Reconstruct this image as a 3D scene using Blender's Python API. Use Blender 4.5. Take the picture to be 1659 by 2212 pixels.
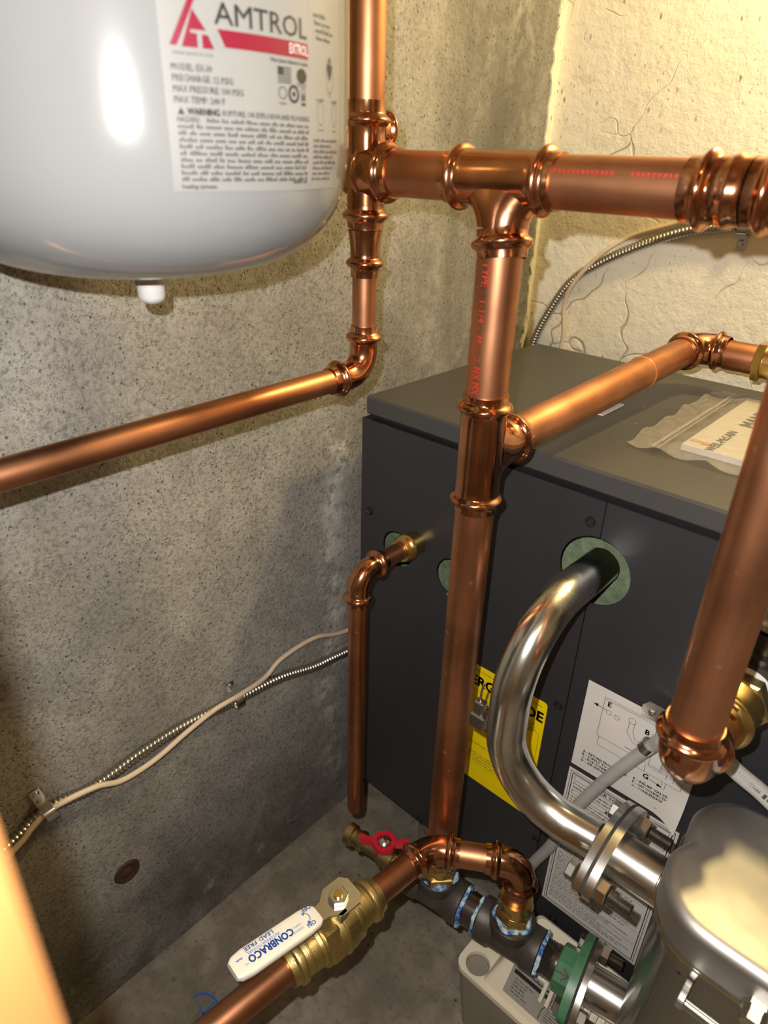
import bpy, math, random
from mathutils import Vector, Matrix
from mathutils.geometry import tessellate_polygon
random.seed(7)
for _o in list(bpy.data.objects): bpy.data.objects.remove(_o)
scene = bpy.context.scene
col = scene.collection
ZO = 1.056                      # the lens is 1.056 m above the floor; lengths below are metres from the lens
# ------------------------------------------------------------------ camera
cd = bpy.data.cameras.new('camera')
cam = bpy.data.objects.new('camera', cd); col.objects.link(cam)
RR = ((0.736562, 0.675789, 0.028077), (0.332874, -0.326184, -0.884764), (-0.588756, 0.661029, -0.465205))
rx, ry, rz = Vector(RR[0]), Vector(RR[1]), Vector(RR[2])
M = Matrix.Identity(4)
for i in range(3):
    M[i][0] = rx[i]; M[i][1] = -ry[i]; M[i][2] = -rz[i]
M[2][3] = ZO
cam.matrix_world = M
cd.sensor_fit = 'VERTICAL'; cd.sensor_height = 36.0; cd.sensor_width = 27.0
cd.lens = 36.0 * 1475.0 / 2212.0
cd.clip_start = 0.01
cd.dof.use_dof = True; cd.dof.focus_distance = 0.72; cd.dof.aperture_fstop = 7.0
scene.camera = cam
# ------------------------------------------------------------------ world, lights, exposure
w = bpy.data.worlds.new('world'); scene.world = w; w.use_nodes = True
w.node_tree.nodes['Background'].inputs[0].default_value = (0.10, 0.08, 0.06, 1)
w.node_tree.nodes['Background'].inputs[1].default_value = 0.3
vs = scene.view_settings
vs.view_transform = 'Standard'; vs.look = 'None'; vs.gamma = 1.0; vs.use_curve_mapping = False
vs.exposure = 0.0
def point_light(name, loc, power, color, rad):
    l = bpy.data.lights.new(name, 'POINT'); l.energy = power; l.color = color; l.shadow_soft_size = rad
    o = bpy.data.objects.new(name, l); col.objects.link(o); o.location = (loc[0], loc[1], loc[2] + ZO); return o
point_light('camera_flash', (-0.0262, -0.0051, 0.026), 20.5, (1.0, 0.97, 0.92), 0.003)
point_light('wall_bulb', (-0.10, 0.90, 0.42), 18.0, (1.0, 0.76, 0.34), 0.03)
point_light('hall_bulb', (0.50, -0.30, 0.95), 6.0, (1.0, 0.70, 0.36), 0.03)

# ------------------------------------------------------------------ mesh helpers
def V(*a): return Vector(a if len(a) > 1 else a[0])
def basis(d):
    d = V(d).normalized()
    h = V(0, 0, 1) if abs(d.z) < .9 else V(1, 0, 0)
    u = h.cross(d).normalized(); v = d.cross(u); return d, u, v
class MB:
    def __init__(s): s.v = []; s.f = []
    def add(s, vs_, fs):
        n = len(s.v); s.v += [V(p) for p in vs_]; s.f += [tuple(i + n for i in f) for f in fs]; return s
    def lathe(s, o, d, prof, n=36, closed=False, caps=True, turn=0.0):
        o = V(o); d, u, v = basis(d); vs_ = []; fs = []
        for t, r in prof:
            for k in range(n):
                a = 2 * math.pi * k / n + turn
                vs_.append(o + d * t + (u * math.cos(a) + v * math.sin(a)) * r)
        m = len(prof)
        for i in range(m if closed else m - 1):
            j = (i + 1) % m
            for k in range(n):
                k2 = (k + 1) % n
                fs.append((i * n + k, i * n + k2, j * n + k2, j * n + k))
        if caps and not closed:
            fs.append(tuple(range(n - 1, -1, -1))); fs.append(tuple(range((m - 1) * n, m * n)))
        return s.add(vs_, fs)
    def cyl(s, a, b, r, n=36):
        a, b = V(a), V(b); return s.lathe(a, b - a, [(0, r), ((b - a).length, r)], n)
    def hexp(s, o, d, r, h, turn=0.0, ch=.08):
        return s.lathe(o, d, [(0, r * (1 - ch)), (h * .1, r), (h * .9, r), (h, r * (1 - ch))], 6, turn=turn)
    def tube(s, path, rad, n=24, caps=True):
        path = [V(p) for p in path]; m = len(path)
        if not hasattr(rad, '__len__'): rad = [rad] * m
        tg = [(path[min(i + 1, m - 1)] - path[max(i - 1, 0)]).normalized() for i in range(m)]
        _, u, v = basis(tg[0]); vs_ = []; fs = []
        for i in range(m):
            if i:
                ax = tg[i - 1].cross(tg[i])
                if ax.length > 1e-9:
                    q = Matrix.Rotation(tg[i - 1].angle(tg[i]), 3, ax); u = q @ u; v = q @ v
            for k in range(n):
                a = 2 * math.pi * k / n
                vs_.append(path[i] + (u * math.cos(a) + v * math.sin(a)) * rad[i])
        for i in range(m - 1):
            for k in range(n):
                k2 = (k + 1) % n
                fs.append((i * n + k, i * n + k2, (i + 1) * n + k2, (i + 1) * n + k))
        if caps:
            fs.append(tuple(range(n - 1, -1, -1))); fs.append(tuple(range((m - 1) * n, m * n)))
        return s.add(vs_, fs)
    def prism(s, polys, o, ux, uy, dep):
        """outline (first) with holes (rest), 2D in (ux, uy) from o, thickened along dep"""
        o, ux, uy, dep = V(o), V(ux), V(uy), V(dep)
        flat = [p for q in polys for p in q]; n = len(flat)
        tris = tessellate_polygon([[V(p[0], p[1], 0) for p in q] for q in polys])
        vs_ = [o + ux * p[0] + uy * p[1] for p in flat]; vs_ += [p + dep for p in vs_]
        fs = [tuple(t) for t in tris] + [tuple(i + n for i in reversed(t)) for t in tris]
        b = 0
        for q in polys:
            m = len(q)
            for i in range(m):
                j = (i + 1) % m; fs.append((b + i, b + j, b + j + n, b + i + n))
            b += m
        return s.add(vs_, fs)
    def box(s, lo, hi, bev=0.0):
        lo, hi = V(lo), V(hi)
        if bev <= 0:
            c = [(x, y, z) for x in (lo.x, hi.x) for y in (lo.y, hi.y) for z in (lo.z, hi.z)]
            return s.add(c, [(0, 1, 3, 2), (4, 6, 7, 5), (0, 4, 5, 1), (2, 3, 7, 6), (0, 2, 6, 4), (1, 5, 7, 3)])
        b = bev; X = (lo.x, hi.x); Y = (lo.y, hi.y); Z = (lo.z, hi.z); vs_ = []; idx = {}
        for i in (0, 1):
            for j in (0, 1):
                for k in (0, 1):
                    sx, sy, sz = (1, -1)[i] * b, (1, -1)[j] * b, (1, -1)[k] * b
                    for ax, p in enumerate(((X[i], Y[j] + sy, Z[k] + sz), (X[i] + sx, Y[j], Z[k] + sz), (X[i] + sx, Y[j] + sy, Z[k]))):
                        idx[(i, j, k, ax)] = len(vs_); vs_.append(p)
        fs = []
        for i in (0, 1):
            fs.append([idx[(i, j, k, 0)] for j, k in ((0, 0), (1, 0), (1, 1), (0, 1))])
            fs.append([idx[(j, i, k, 1)] for j, k in ((0, 0), (1, 0), (1, 1), (0, 1))])
            fs.append([idx[(j, k, i, 2)] for j, k in ((0, 0), (1, 0), (1, 1), (0, 1))])
            for j in (0, 1):
                fs.append([idx[(i, j, 0, 0)], idx[(i, j, 1, 0)], idx[(i, j, 1, 1)], idx[(i, j, 0, 1)]])
                fs.append([idx[(i, 0, j, 0)], idx[(i, 1, j, 0)], idx[(i, 1, j, 2)], idx[(i, 0, j, 2)]])
                fs.append([idx[(0, i, j, 1)], idx[(1, i, j, 1)], idx[(1, i, j, 2)], idx[(0, i, j, 2)]])
                for k in (0, 1): fs.append([idx[(i, j, k, a)] for a in (0, 1, 2)])
        return s.add(vs_, fs)
    def bead(s, p, d, r0, r1, wd, n=40):
        """solid ring bulging from r0 to r1"""
        pr = [(wd * (k / 8 - .5), r0 + (r1 - r0) * math.sin(math.pi * k / 8)) for k in range(9)]
        return s.lathe(V(p), d, pr + [(wd / 2, r0 - .0008), (-wd / 2, r0 - .0008)], n, closed=True)
    def build(s, name, mat, parent=None, smooth=35, recalc=True):
        import bmesh
        me = bpy.data.meshes.new(name)
        xs = [p.x for p in s.v]; ys = [p.y for p in s.v]; zs = [p.z for p in s.v]
        org = V((min(xs) + max(xs)) / 2, (min(ys) + max(ys)) / 2, min(zs))
        if parent is not None: org = V(parent.location) - V(0, 0, ZO)
        if parent is not None and parent.parent is not None: org = org + V(parent.parent.location)
        me.from_pydata([tuple(p - org) for p in s.v], [], s.f)
        if recalc:
            bm = bmesh.new(); bm.from_mesh(me); bmesh.ops.recalc_face_normals(bm, faces=bm.faces); bm.to_mesh(me); bm.free()
        if smooth:
            me.polygons.foreach_set('use_smooth', [True] * len(me.polygons))
            me.set_sharp_from_angle(angle=math.radians(smooth))
        me.materials.append(mat)
        ob = bpy.data.objects.new(name, me); col.objects.link(ob)
        if parent is None: ob.location = org + V(0, 0, ZO)
        else: ob.parent = parent
        return ob
def tag(o, label, cat, group=None):
    o['label'] = label; o['category'] = cat
    if group: o['group'] = group
    return o
def thing(name, label, cat, loc, group=None):
    o = bpy.data.objects.new(name, None); col.objects.link(o); o.empty_display_size = .01
    o.location = V(loc) + V(0, 0, ZO); return tag(o, label, cat, group)
def struct(o): o['kind'] = 'structure'; return o
def circle(cx, cy, r, n=40, a0=0, a1=360):
    full = abs(a1 - a0) >= 359.9
    return [(cx + r * math.cos(math.radians(a0 + (a1 - a0) * k / (n if full else n - 1))), cy + r * math.sin(math.radians(a0 + (a1 - a0) * k / (n if full else n - 1)))) for k in range(n)]
def rrect(x0, y0, x1, y1, r, n=6):
    out = []
    for cx, cy, a in ((x1 - r, y0 + r, -90), (x1 - r, y1 - r, 0), (x0 + r, y1 - r, 90), (x0 + r, y0 + r, 180)):
        out += circle(cx, cy, r, n, a, a + 90)
    return out
def arc(P, din, dout, Rb, n=14):
    P, din, dout = V(P), V(din).normalized(), V(dout).normalized()
    th = din.angle(dout); L = Rb * math.tan(th / 2); s = P - din * L
    nrm = (dout - din * din.dot(dout)).normalized()
    return [s + din * Rb * math.sin(th * k / n) + nrm * Rb * (1 - math.cos(th * k / n)) for k in range(n + 1)]
def spline(pts, m=10):
    pts = [V(p) for p in pts]; P = [pts[0] * 2 - pts[1]] + pts + [pts[-1] * 2 - pts[-2]]; out = []
    for i in range(1, len(P) - 2):
        a, b, c, d = P[i - 1:i + 3]
        for k in range(m):
            t = k / m
            out.append(.5 * (2 * b + (c - a) * t + (2 * a - 5 * b + 4 * c - d) * t * t + (3 * b - a - 3 * c + d) * t ** 3))
    out.append(pts[-1]); return out

# ------------------------------------------------------------------ materials
class NT:
    def __init__(s, name):
        s.m = bpy.data.materials.new(name); s.m.use_nodes = True; s.t = s.m.node_tree
        s.b = s.t.nodes['Principled BSDF']
        s.geo = s.t.nodes.new('ShaderNodeNewGeometry').outputs['Position']
    def node(s, ty, **kw):
        n = s.t.nodes.new(ty)
        for k, v in kw.items():
            if k in n.inputs: s.put(n.inputs[k], v)
            else: setattr(n, k, v)
        return n
    def put(s, inp, v):
        if hasattr(v, 'is_output') or isinstance(v, bpy.types.NodeSocket): s.t.links.new(v, inp)
        else: inp.default_value = v
    def pos(s, scale=(1, 1, 1)):
        n = s.node('ShaderNodeMapping'); s.put(n.inputs['Vector'], s.geo); n.inputs['Scale'].default_value = scale; return n.outputs[0]
    def noise(s, scale, detail=4, rough=.55, vec=None, dist=0):
        n = s.node('ShaderNodeTexNoise'); s.put(n.inputs['Vector'], vec or s.geo)
        n.inputs['Scale'].default_value = scale; n.inputs['Detail'].default_value = detail; n.inputs['Roughness'].default_value = rough; n.inputs['Distortion'].default_value = dist
        return n.outputs[0]
    def voro(s, scale, feature='F1', vec=None):
        n = s.node('ShaderNodeTexVoronoi'); n.feature = feature; s.put(n.inputs['Vector'], vec or s.geo); n.inputs['Scale'].default_value = scale
        return n.outputs['Distance']
    def ramp(s, fac, stops):
        n = s.node('ShaderNodeValToRGB'); s.put(n.inputs[0], fac); e = n.color_ramp.elements
        while len(e) < len(stops): e.new(.5)
        for el, (p, c) in zip(e, stops):
            el.position = p; el.color = tuple(c) + (1,) if hasattr(c, '__len__') else (c, c, c, 1)
        return n.outputs[0]
    def mix(s, fac, a, b, mode='MIX'):
        n = s.node('ShaderNodeMix'); n.data_type = 'RGBA'; n.blend_type = mode; s.put(n.inputs[0], fac)
        for i, x in ((6, a), (7, b)): s.put(n.inputs[i], tuple(x) + (1,) if isinstance(x, (tuple, list)) and len(x) == 3 else x)
        return n.outputs[2]
    def math(s, op, a, b=0.0, c=0.0, clamp=False):
        n = s.node('ShaderNodeMath'); n.operation = op; n.use_clamp = clamp
        for i, x in enumerate((a, b, c)): s.put(n.inputs[i], x)
        return n.outputs[0]
    def xyz(s):
        n = s.node('ShaderNodeSeparateXYZ'); s.put(n.inputs[0], s.geo); return n.outputs
    def bump(s, h, strength=.3, dist=.002):
        n = s.node('ShaderNodeBump'); s.put(n.inputs['Height'], h); n.inputs['Strength'].default_value = strength; n.inputs['Distance'].default_value = dist
        s.put(s.b.inputs['Normal'], n.outputs[0])
    def set(s, **kw):
        for k, v in kw.items():
            k = {'color': 'Base Color', 'rough': 'Roughness', 'metal': 'Metallic', 'spec': 'Specular IOR Level', 'alpha': 'Alpha', 'trans': 'Transmission Weight', 'ior': 'IOR', 'coat': 'Coat Weight'}.get(k, k)
            if k == 'Base Color' and isinstance(v, (tuple, list)) and len(v) == 3: v = tuple(v) + (1,)
            s.put(s.b.inputs[k], v)
        return s.m
def plain(name, c, rough=.5, metal=0.0, var=.12, scale=60, bump=0.0, **kw):
    t = NT(name); n = t.noise(scale, 3)
    cc = t.mix(n, tuple(x * (1 - var) for x in c), tuple(min(1, x * (1 + var)) for x in c))
    if bump: t.bump(t.noise(scale * 4, 3), bump, .001)
    return t.set(color=cc, rough=rough, metal=metal, **kw)
def copper(name, vec_scale, c0, c1, r0=.22, r1=.42, spots=False):
    t = NT(name); p = t.pos(vec_scale)
    n1 = t.noise(38, 5, .6, p); n2 = t.noise(14, 3)
    c = t.mix(t.ramp(n1, [(.3, 0.0), (.72, 1.0)]), c0, c1)
    c = t.mix(t.ramp(n2, [(.42, 0.0), (.70, .75)]), c, (c0[0] * .62, c0[1] * .66, c0[2] * .70))
    if spots:
        sp = t.ramp(t.voro(62), [(.10, 1.0), (.16, 0.0)]); sp2 = t.math('MULTIPLY', sp, t.ramp(t.noise(25, 2), [(.55, 0.0), (.62, .5)]))
        c = t.mix(sp2, c, (.95, .55, .30))
    rg = t.ramp(t.noise(22, 4, .6, p), [(.3, r0), (.75, r1)])
    t.bump(t.noise(160, 2, .5, p), .05, .0005)
    return t.set(color=c, rough=rg, metal=1.0)
CU0, CU1 = (.46, .185, .085), (.68, .335, .185)
cu_z = copper('copper_vertical', (1, 1, .12), CU0, CU1, .33, .50, True)
cu_x = copper('copper_across', (.12, 1, 1), CU0, CU1, .33, .50)
cu_y = copper('copper_depth', (1, .12, 1), CU0, CU1, .33, .50)
cu_fit = copper('copper_fitting', (1, 1, 1), (.50, .20, .095), (.74, .37, .21), .10, .24)
cu_ring = copper('copper_ring', (1, 1, 1), (.66, .30, .16), (.86, .46, .28), .10, .2)
brass = plain('brass', (.72, .52, .20), .24, 1.0, .15, 50)
brass_cast = plain('cast_brass', (.66, .52, .22), .36, 1.0, .15, 200, .25)
brass_dull = plain('dull_brass', (.46, .36, .17), .36, 1.0, .2, 80)
steel = plain('steel', (.62, .60, .56), .28, 1.0, .1, 80)
zinc = plain('zinc_plated', (.72, .72, .70), .22, 1.0, .1, 90)
bolt_m = plain('bolt_steel', (.36, .33, .29), .35, 1.0, .2, 120)
iron = plain('black_iron', (.095, .085, .075), .42, .55, .3, 300, .25)
nipple_m = plain('iron_nipple', (.16, .14, .13), .25, .9, .3, 120)
black_p = plain('black_plastic', (.012, .012, .013), .35)
gasket_m = plain('gasket', (.035, .03, .028), .8)
red_p = plain('red_plastic', (.55, .012, .03), .38)
white_p = plain('white_plastic', (.80, .74, .60), .38, 0, .04)
handle_w = plain('handle_vinyl', (.78, .76, .68), .38, 0, .05, 40)
black_print = plain('black_print', (.012, .012, .012), .5, 0, 0)
grey_print = plain('grey_print', (.045, .045, .045), .5, 0, 0)
blue_print = plain('blue_print', (.02, .12, .55), .5, 0, 0)
red_print = plain('red_print', (.17, .006, .022), .4, 0, 0)
ink_red = plain('red_ink', (.36, .03, .012), .5, 0, .2, 400)
marker_p = plain('purple_marker', (.10, .035, .06), .5)
white_print = plain('white_print', (.60, .59, .58), .4, 0, 0)
yellow_l = plain('yellow_label', (.90, .66, .0), .42, 0, .03)
paper = plain('label_paper', (.70, .66, .62), .5, 0, .05, 30)
paper_g = plain('tank_label_paper', (.215, .215, .21), .30, 0, .02)
cream_cable = plain('cream_cable', (.66, .52, .38), .45, 0, .08)
rust = plain('rust', (.045, .016, .009), .75, 0, .4, 200, .4)
cover_w = plain('pump_cover', (.80, .72, .56), .42, 0, .03)
res_m = plain('pump_reservoir', (.27, .24, .19), .40, 0, .12, 18)

def tank_mat():
    t = NT('tank_paint'); return t.set(color=(.185, .19, .192), rough=.15, coat=.2)
tank_m = tank_mat()
def jacket_mat(name, c):
    t = NT(name); n = t.noise(30, 3)
    cc = t.mix(n, tuple(x * .88 for x in c), tuple(x * 1.12 for x in c))
    sp = t.math('MULTIPLY', t.ramp(t.voro(26), [(.04, 1.0), (.06, 0.0)]), t.ramp(t.noise(9, 2), [(.5, 0.0), (.58, .5)]))
    cc = t.mix(sp, cc, (.35, .32, .28))
    t.bump(t.noise(900, 2), .12, .0004)
    return t.set(color=cc, rough=.42)
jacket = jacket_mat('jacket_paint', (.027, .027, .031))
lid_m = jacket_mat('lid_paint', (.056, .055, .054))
def insul():
    t = NT('insulation'); n = t.noise(90, 5, .7)
    t.bump(n, .6, .002); return t.set(color=t.ramp(n, [(.3, (.09, .12, .065)), (.7, (.20, .25, .15))]), rough=.8)
insul_m = insul()
def stainless(name, c=(.46, .44, .41), r0=.44, r1=.58):
    t = NT(name); n = t.noise(10, 4)
    cc = t.mix(n, tuple(x * .82 for x in c), c)
    sp = t.math('MULTIPLY', t.ramp(t.voro(70), [(.09, 1.0), (.14, 0.0)]), t.ramp(t.noise(30, 2), [(.60, 0.0), (.66, .9)]))
    cc = t.mix(sp, cc, (.06, .05, .04))
    t.bump(t.noise(7, 2), .12, .004)
    return t.set(color=cc, rough=t.ramp(t.noise(16, 3), [(.3, r0), (.7, r1)]), metal=1.0)
ss = stainless('stainless')
ss_side = stainless('stainless_side', (.46, .43, .38), .16, .26)
def chrome():
    t = NT('galvanised_tube'); n = t.noise(40, 5, .65); n2 = t.noise(16, 3)
    dust = t.ramp(n2, [(.50, 0.0), (.70, .8)])
    c = t.mix(n, (.62, .62, .59), (.80, .80, .77)); c = t.mix(t.math('MULTIPLY', dust, t.ramp(t.noise(300, 4, .8), [(.4, 0.0), (.6, 1.0)])), c, (.42, .38, .30))
    return t.set(color=c, rough=t.math('ADD', t.math('MULTIPLY', dust, .22), .20), metal=1.0)
chrome_m = chrome()
def sealant():
    t = NT('blue_sealant'); n = t.noise(120, 4, .6)
    return t.set(color=t.ramp(n, [(.42, (.03, .10, .42)), (.5, (.22, .42, .62)), (.62, (.62, .74, .78))]), rough=.5)
seal_m = sealant()
def green():
    t = NT('green_paint'); n = t.noise(60, 3)
    return t.set(color=t.ramp(n, [(.3, (.055, .17, .085)), (.7, (.085, .24, .12))]), rough=.38)
green_m = green()
def clear(name, c, a, b=.3, sc=40):
    t = NT(name)
    t.bump(t.noise(sc, 4, .6, dist=1.5), b, .004)
    return t.set(color=c, rough=.12, alpha=a, ior=1.4)
vinyl_m = clear('clear_vinyl', (.58, .56, .54), .52)
bag_m = clear('clear_bag', (.62, .58, .52), .30, 1.0, 70)
def wood():
    t = NT('post_wood'); n = t.noise(14, 4, .6, t.pos((1, 1, .08)))
    return t.set(color=t.ramp(n, [(.3, (.26, .105, .028)), (.7, (.36, .17, .05))]), rough=.6)
wood_m = wood()
def concrete_wall():
    t = NT('concrete_wall'); x, y, z = t.xyz()
    big = t.noise(3.2, 5, .6); med = t.noise(16, 6, .65); fine = t.noise(230, 6, .7); vst = t.noise(7, 5, .6, t.pos((1, 1.0, .22)))
    c = t.mix(t.ramp(med, [(.25, 0.0), (.75, 1.0)]), (.27, .253, .222), (.46, .44, .395))
    c = t.mix(t.ramp(big, [(.40, .0), (.70, .6)]), c, (.17, .156, .132))
    c = t.mix(t.ramp(fine, [(.36, .65), (.52, .0)]), c, (.10, .092, .080))
    c = t.mix(t.ramp(fine, [(.56, .0), (.72, .45)]), c, (.46, .45, .42))
    # dark pock marks
    pk = t.ramp(t.voro(150, vec=t.pos((1, 1, .8))), [(.08, 1.0), (.22, 0.0)])
    c = t.mix(t.math('MULTIPLY', pk, t.ramp(t.noise(24, 4, .7), [(.44, 0.0), (.58, .75)])), c, (.06, .052, .043))
    pk2 = t.ramp(t.voro(330), [(.16, 1.0), (.30, 0.0)]); c = t.mix(t.math('MULTIPLY', pk2, t.ramp(t.noise(14, 4, .7), [(.40, 0.0), (.56, .7)])), c, (.075, .066, .055))
    # darker towards the back corner, with pale vertical run marks
    ms = t.math('MULTIPLY', t.ramp(y, [(.60, 0.0), (.80, 1.0)]), t.ramp(vst, [(.46, 0.0), (.70, .7)]))
    c = t.mix(ms, c, (.46, .44, .39))
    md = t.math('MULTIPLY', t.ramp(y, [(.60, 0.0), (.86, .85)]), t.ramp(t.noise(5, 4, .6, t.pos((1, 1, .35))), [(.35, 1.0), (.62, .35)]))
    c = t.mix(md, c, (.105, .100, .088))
    c = t.mix(t.math('MULTIPLY', ms, t.ramp(t.noise(60, 5, .7), [(.42, 0.0), (.60, 1.0)])), c, (.52, .50, .45))
    # white mineral run above the floor
    wob = t.math('MULTIPLY', t.math('SUBTRACT', t.noise(5, 4, .6, t.pos((0, .001, 1))), .5), .16)
    dy = t.math('ABSOLUTE', t.math('SUBTRACT', t.math('SUBTRACT', y, .585), wob))
    eff = t.math('MULTIPLY', t.ramp(dy, [(.0, 1.0), (.035, 0.0)]), t.ramp(t.noise(38, 6, .75), [(.44, 0.0), (.58, 1.0)]))
    eff = t.math('MULTIPLY', eff, t.ramp(z, [(.02, 0.0), (.12, 1.0), (.70, 1.0), (.82, 0.0)]))
    c = t.mix(eff, c, (.62, .60, .56))
    # damp dirty foot of the wall
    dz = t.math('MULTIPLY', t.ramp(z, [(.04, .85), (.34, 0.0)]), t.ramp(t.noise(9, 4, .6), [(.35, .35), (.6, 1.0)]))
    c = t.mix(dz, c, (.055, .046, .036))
    lite = t.math('MULTIPLY', t.ramp(z, [(.05, 1.0), (.22, 0.0)]), t.ramp(t.noise(22, 6, .7), [(.56, 0.0), (.66, .7)]))
    c = t.mix(lite, c, (.36, .34, .30))
    h = t.math('ADD', t.math('MULTIPLY', med, .8), t.math('MULTIPLY', fine, .5)); h = t.math('SUBTRACT', h, t.math('MULTIPLY', pk, .4))
    t.bump(h, .9, .004)
    return t.set(color=c, rough=.85)
def painted_wall():
    t = NT('painted_wall'); big = t.noise(5, 4, .6); fine = t.noise(60, 5, .7)
    c = t.mix(t.ramp(big, [(.35, 0.0), (.7, .6)]), (.88, .83, .68), (.80, .72, .52))
    v = t.ramp(t.voro(70, vec=t.pos((1, 1, .45))), [(.07, 1.0), (.16, 0.0)])
    sp = t.math('MULTIPLY', v, t.ramp(t.noise(11, 4, .6), [(.46, 0.0), (.58, .9)]))
    c = t.mix(sp, c, (.26, .17, .08))
    v2 = t.ramp(t.voro(170, vec=t.pos((1, 1, .5))), [(.10, 1.0), (.22, 0.0)])
    c = t.mix(t.math('MULTIPLY', v2, t.ramp(t.noise(7, 5, .65), [(.48, 0.0), (.62, .85)])), c, (.34, .22, .10))
    c = t.mix(t.ramp(t.noise(28, 5, .7), [(.58, 0.0), (.74, .45)]), c, (.62, .52, .34))
    wv = t.node('ShaderNodeVectorMath'); wv.operation = 'ADD'; t.put(wv.inputs[0], t.geo)
    nz = t.node('ShaderNodeTexNoise'); t.put(nz.inputs['Vector'], t.geo); nz.inputs['Scale'].default_value = 9
    ms = t.node('ShaderNodeVectorMath'); ms.operation = 'SCALE'; t.put(ms.inputs[0], nz.outputs['Color']); ms.inputs['Scale'].default_value = .12
    t.put(wv.inputs[1], ms.outputs[0])
    ed = t.voro(6.5, 'DISTANCE_TO_EDGE', wv.outputs[0]); crack = t.ramp(ed, [(.002, 1.0), (.009, 0.0)])
    crack = t.math('MULTIPLY', crack, t.ramp(t.noise(5, 3), [(.48, 0.0), (.56, 1.0)]))
    c = t.mix(t.math('MULTIPLY', crack, .55), c, (.34, .26, .15))
    h = t.math('ADD', t.math('MULTIPLY', t.noise(12, 6, .65), 1.0), t.math('MULTIPLY', fine, .35)); h = t.math('SUBTRACT', h, t.math('MULTIPLY', crack, .35))
    t.bump(h, .75, .007)
    return t.set(color=c, rough=.42)
def concrete_floor():
    t = NT('concrete_floor'); big = t.noise(5, 5, .6); med = t.noise(22, 5, .6); fine = t.noise(140, 5, .7)
    c = t.mix(t.ramp(big, [(.35, 0.0), (.66, 1.0)]), (.19, .158, .120), (.34, .295, .23))
    c = t.mix(t.ramp(med, [(.42, .6), (.60, 0.0)]), c, (.135, .112, .085))
    c = t.mix(t.ramp(fine, [(.34, .5), (.45, .0)]), c, (.05, .042, .034))
    sp = t.math('MULTIPLY', t.ramp(t.voro(60), [(.08, 1.0), (.13, 0.0)]), t.ramp(t.noise(13, 2), [(.54, 0.0), (.60, 1.0)]))
    c = t.mix(sp, c, (.02, .018, .016))
    t.bump(t.math('ADD', med, t.math('MULTIPLY', fine, .5)), .4, .002)
    return t.set(color=c, rough=.62)
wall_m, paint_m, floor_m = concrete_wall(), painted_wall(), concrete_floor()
room_m = plain('room_paint', (.24, .20, .15), .8, 0, .1, 6)
dark_ceiling = plain('joist_wood', (.16, .11, .065), .8, 0, .2, 6)

# ------------------------------------------------------------------ the setting
XW, YB, ZF, ZC = -.62, 1.05, -1.056, 1.05
struct(MB().box((XW - .1, -1.5, ZF - .1), (1.6, YB + .1, ZF)).build('floor', floor_m, smooth=0))
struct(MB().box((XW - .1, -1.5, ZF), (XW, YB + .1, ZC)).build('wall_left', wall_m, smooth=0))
struct(MB().box((XW, YB, ZF), (1.6, YB + .1, ZC)).build('wall_back', paint_m, smooth=0))
struct(MB().box((1.5, -1.5, ZF), (1.6, YB, ZC)).build('wall_right', room_m, smooth=0))
struct(MB().box((XW, -1.5, ZF), (1.5, -1.4, ZC)).build('wall_front', room_m, smooth=0))
struct(MB().box((XW - .1, -1.5, ZC), (1.6, YB + .1, ZC + .1)).build('ceiling', dark_ceiling, smooth=0))
rg = random.Random(3); zz = [ZF + (ZC - ZF) * k / 150 for k in range(151)]
pe = MB().prism([[(YB, ZF)] + [(YB - .012 - .010 * rg.random() * rg.random() - .004 * math.sin(z * 9), z) for z in zz] + [(YB, ZC)]], (XW, 0, 0), (0, 1, 0), (0, 0, 1), (.003, 0, 0)).build('plaster_edge', paint_m, None, smooth=0)
wb = bpy.data.objects['wall_back']; mw = pe.location.copy(); pe.parent = wb; pe.location = mw - wb.location
# ------------------------------------------------------------------ boiler
FX0, FX1, FY, BYB = -.5476, .12, .57, .955
LT, LB, PT, PB = -.2565, -.279, -.2855, -.898
bo = thing('boiler', 'dark grey sheet metal boiler with round pipe openings and stickers on its front', 'boiler', (-.21, .76, ZF))
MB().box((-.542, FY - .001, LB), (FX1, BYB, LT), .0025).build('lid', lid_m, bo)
h1, h2, h3 = (-.4832, -.4455, .0245), (-.3945, -.447, .0245), (-.2262, -.3615, .0375)
SX = -.2268
a = math.degrees(math.acos((SX - .0004 - h3[0]) / h3[2]))
nl = circle(h3[0], h3[1], h3[2], 24, a, 360 - a)
lp = [(FX0, PB), (SX - .0004, PB)] + list(reversed(nl)) + [(SX - .0004, PT), (FX0, PT)]
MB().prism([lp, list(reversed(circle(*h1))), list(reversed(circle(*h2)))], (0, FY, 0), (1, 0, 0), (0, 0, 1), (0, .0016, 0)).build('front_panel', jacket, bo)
a = math.degrees(math.acos((SX + .0006 - h3[0]) / h3[2])); nr = circle(h3[0], h3[1], h3[2], 24, -a, a)
rp = [(SX + .0006, PB), (FX1, PB), (FX1, PT), (SX + .0006, PT)] + list(reversed(nr))
MB().prism([rp], (0, FY + .0002, 0), (1, 0, 0), (0, 0, 1), (0, .0016, 0)).build('front_panel', jacket, bo)
MB().box((SX - .0045, FY - .0002, -.324), (SX - .0012, FY + .001, PT - .001)).box((SX - .0045, FY - .0002, PB + .01), (SX - .0012, FY + .001, -.402)).build('panel_flange', jacket, bo)
MB().box((FX0, FY + .0016, PB), (FX0 + .0016, BYB - .003, PT)).build('side_panel', jacket, bo)
MB().box((FX1 - .0016, FY + .0016, PB), (FX1, BYB - .003, PT)).build('side_panel', jacket, bo)
MB().box((FX0 + .0016, BYB - .005, PB), (FX1 - .0016, BYB - .003, LB)).build('back_panel', jacket, bo)
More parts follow.
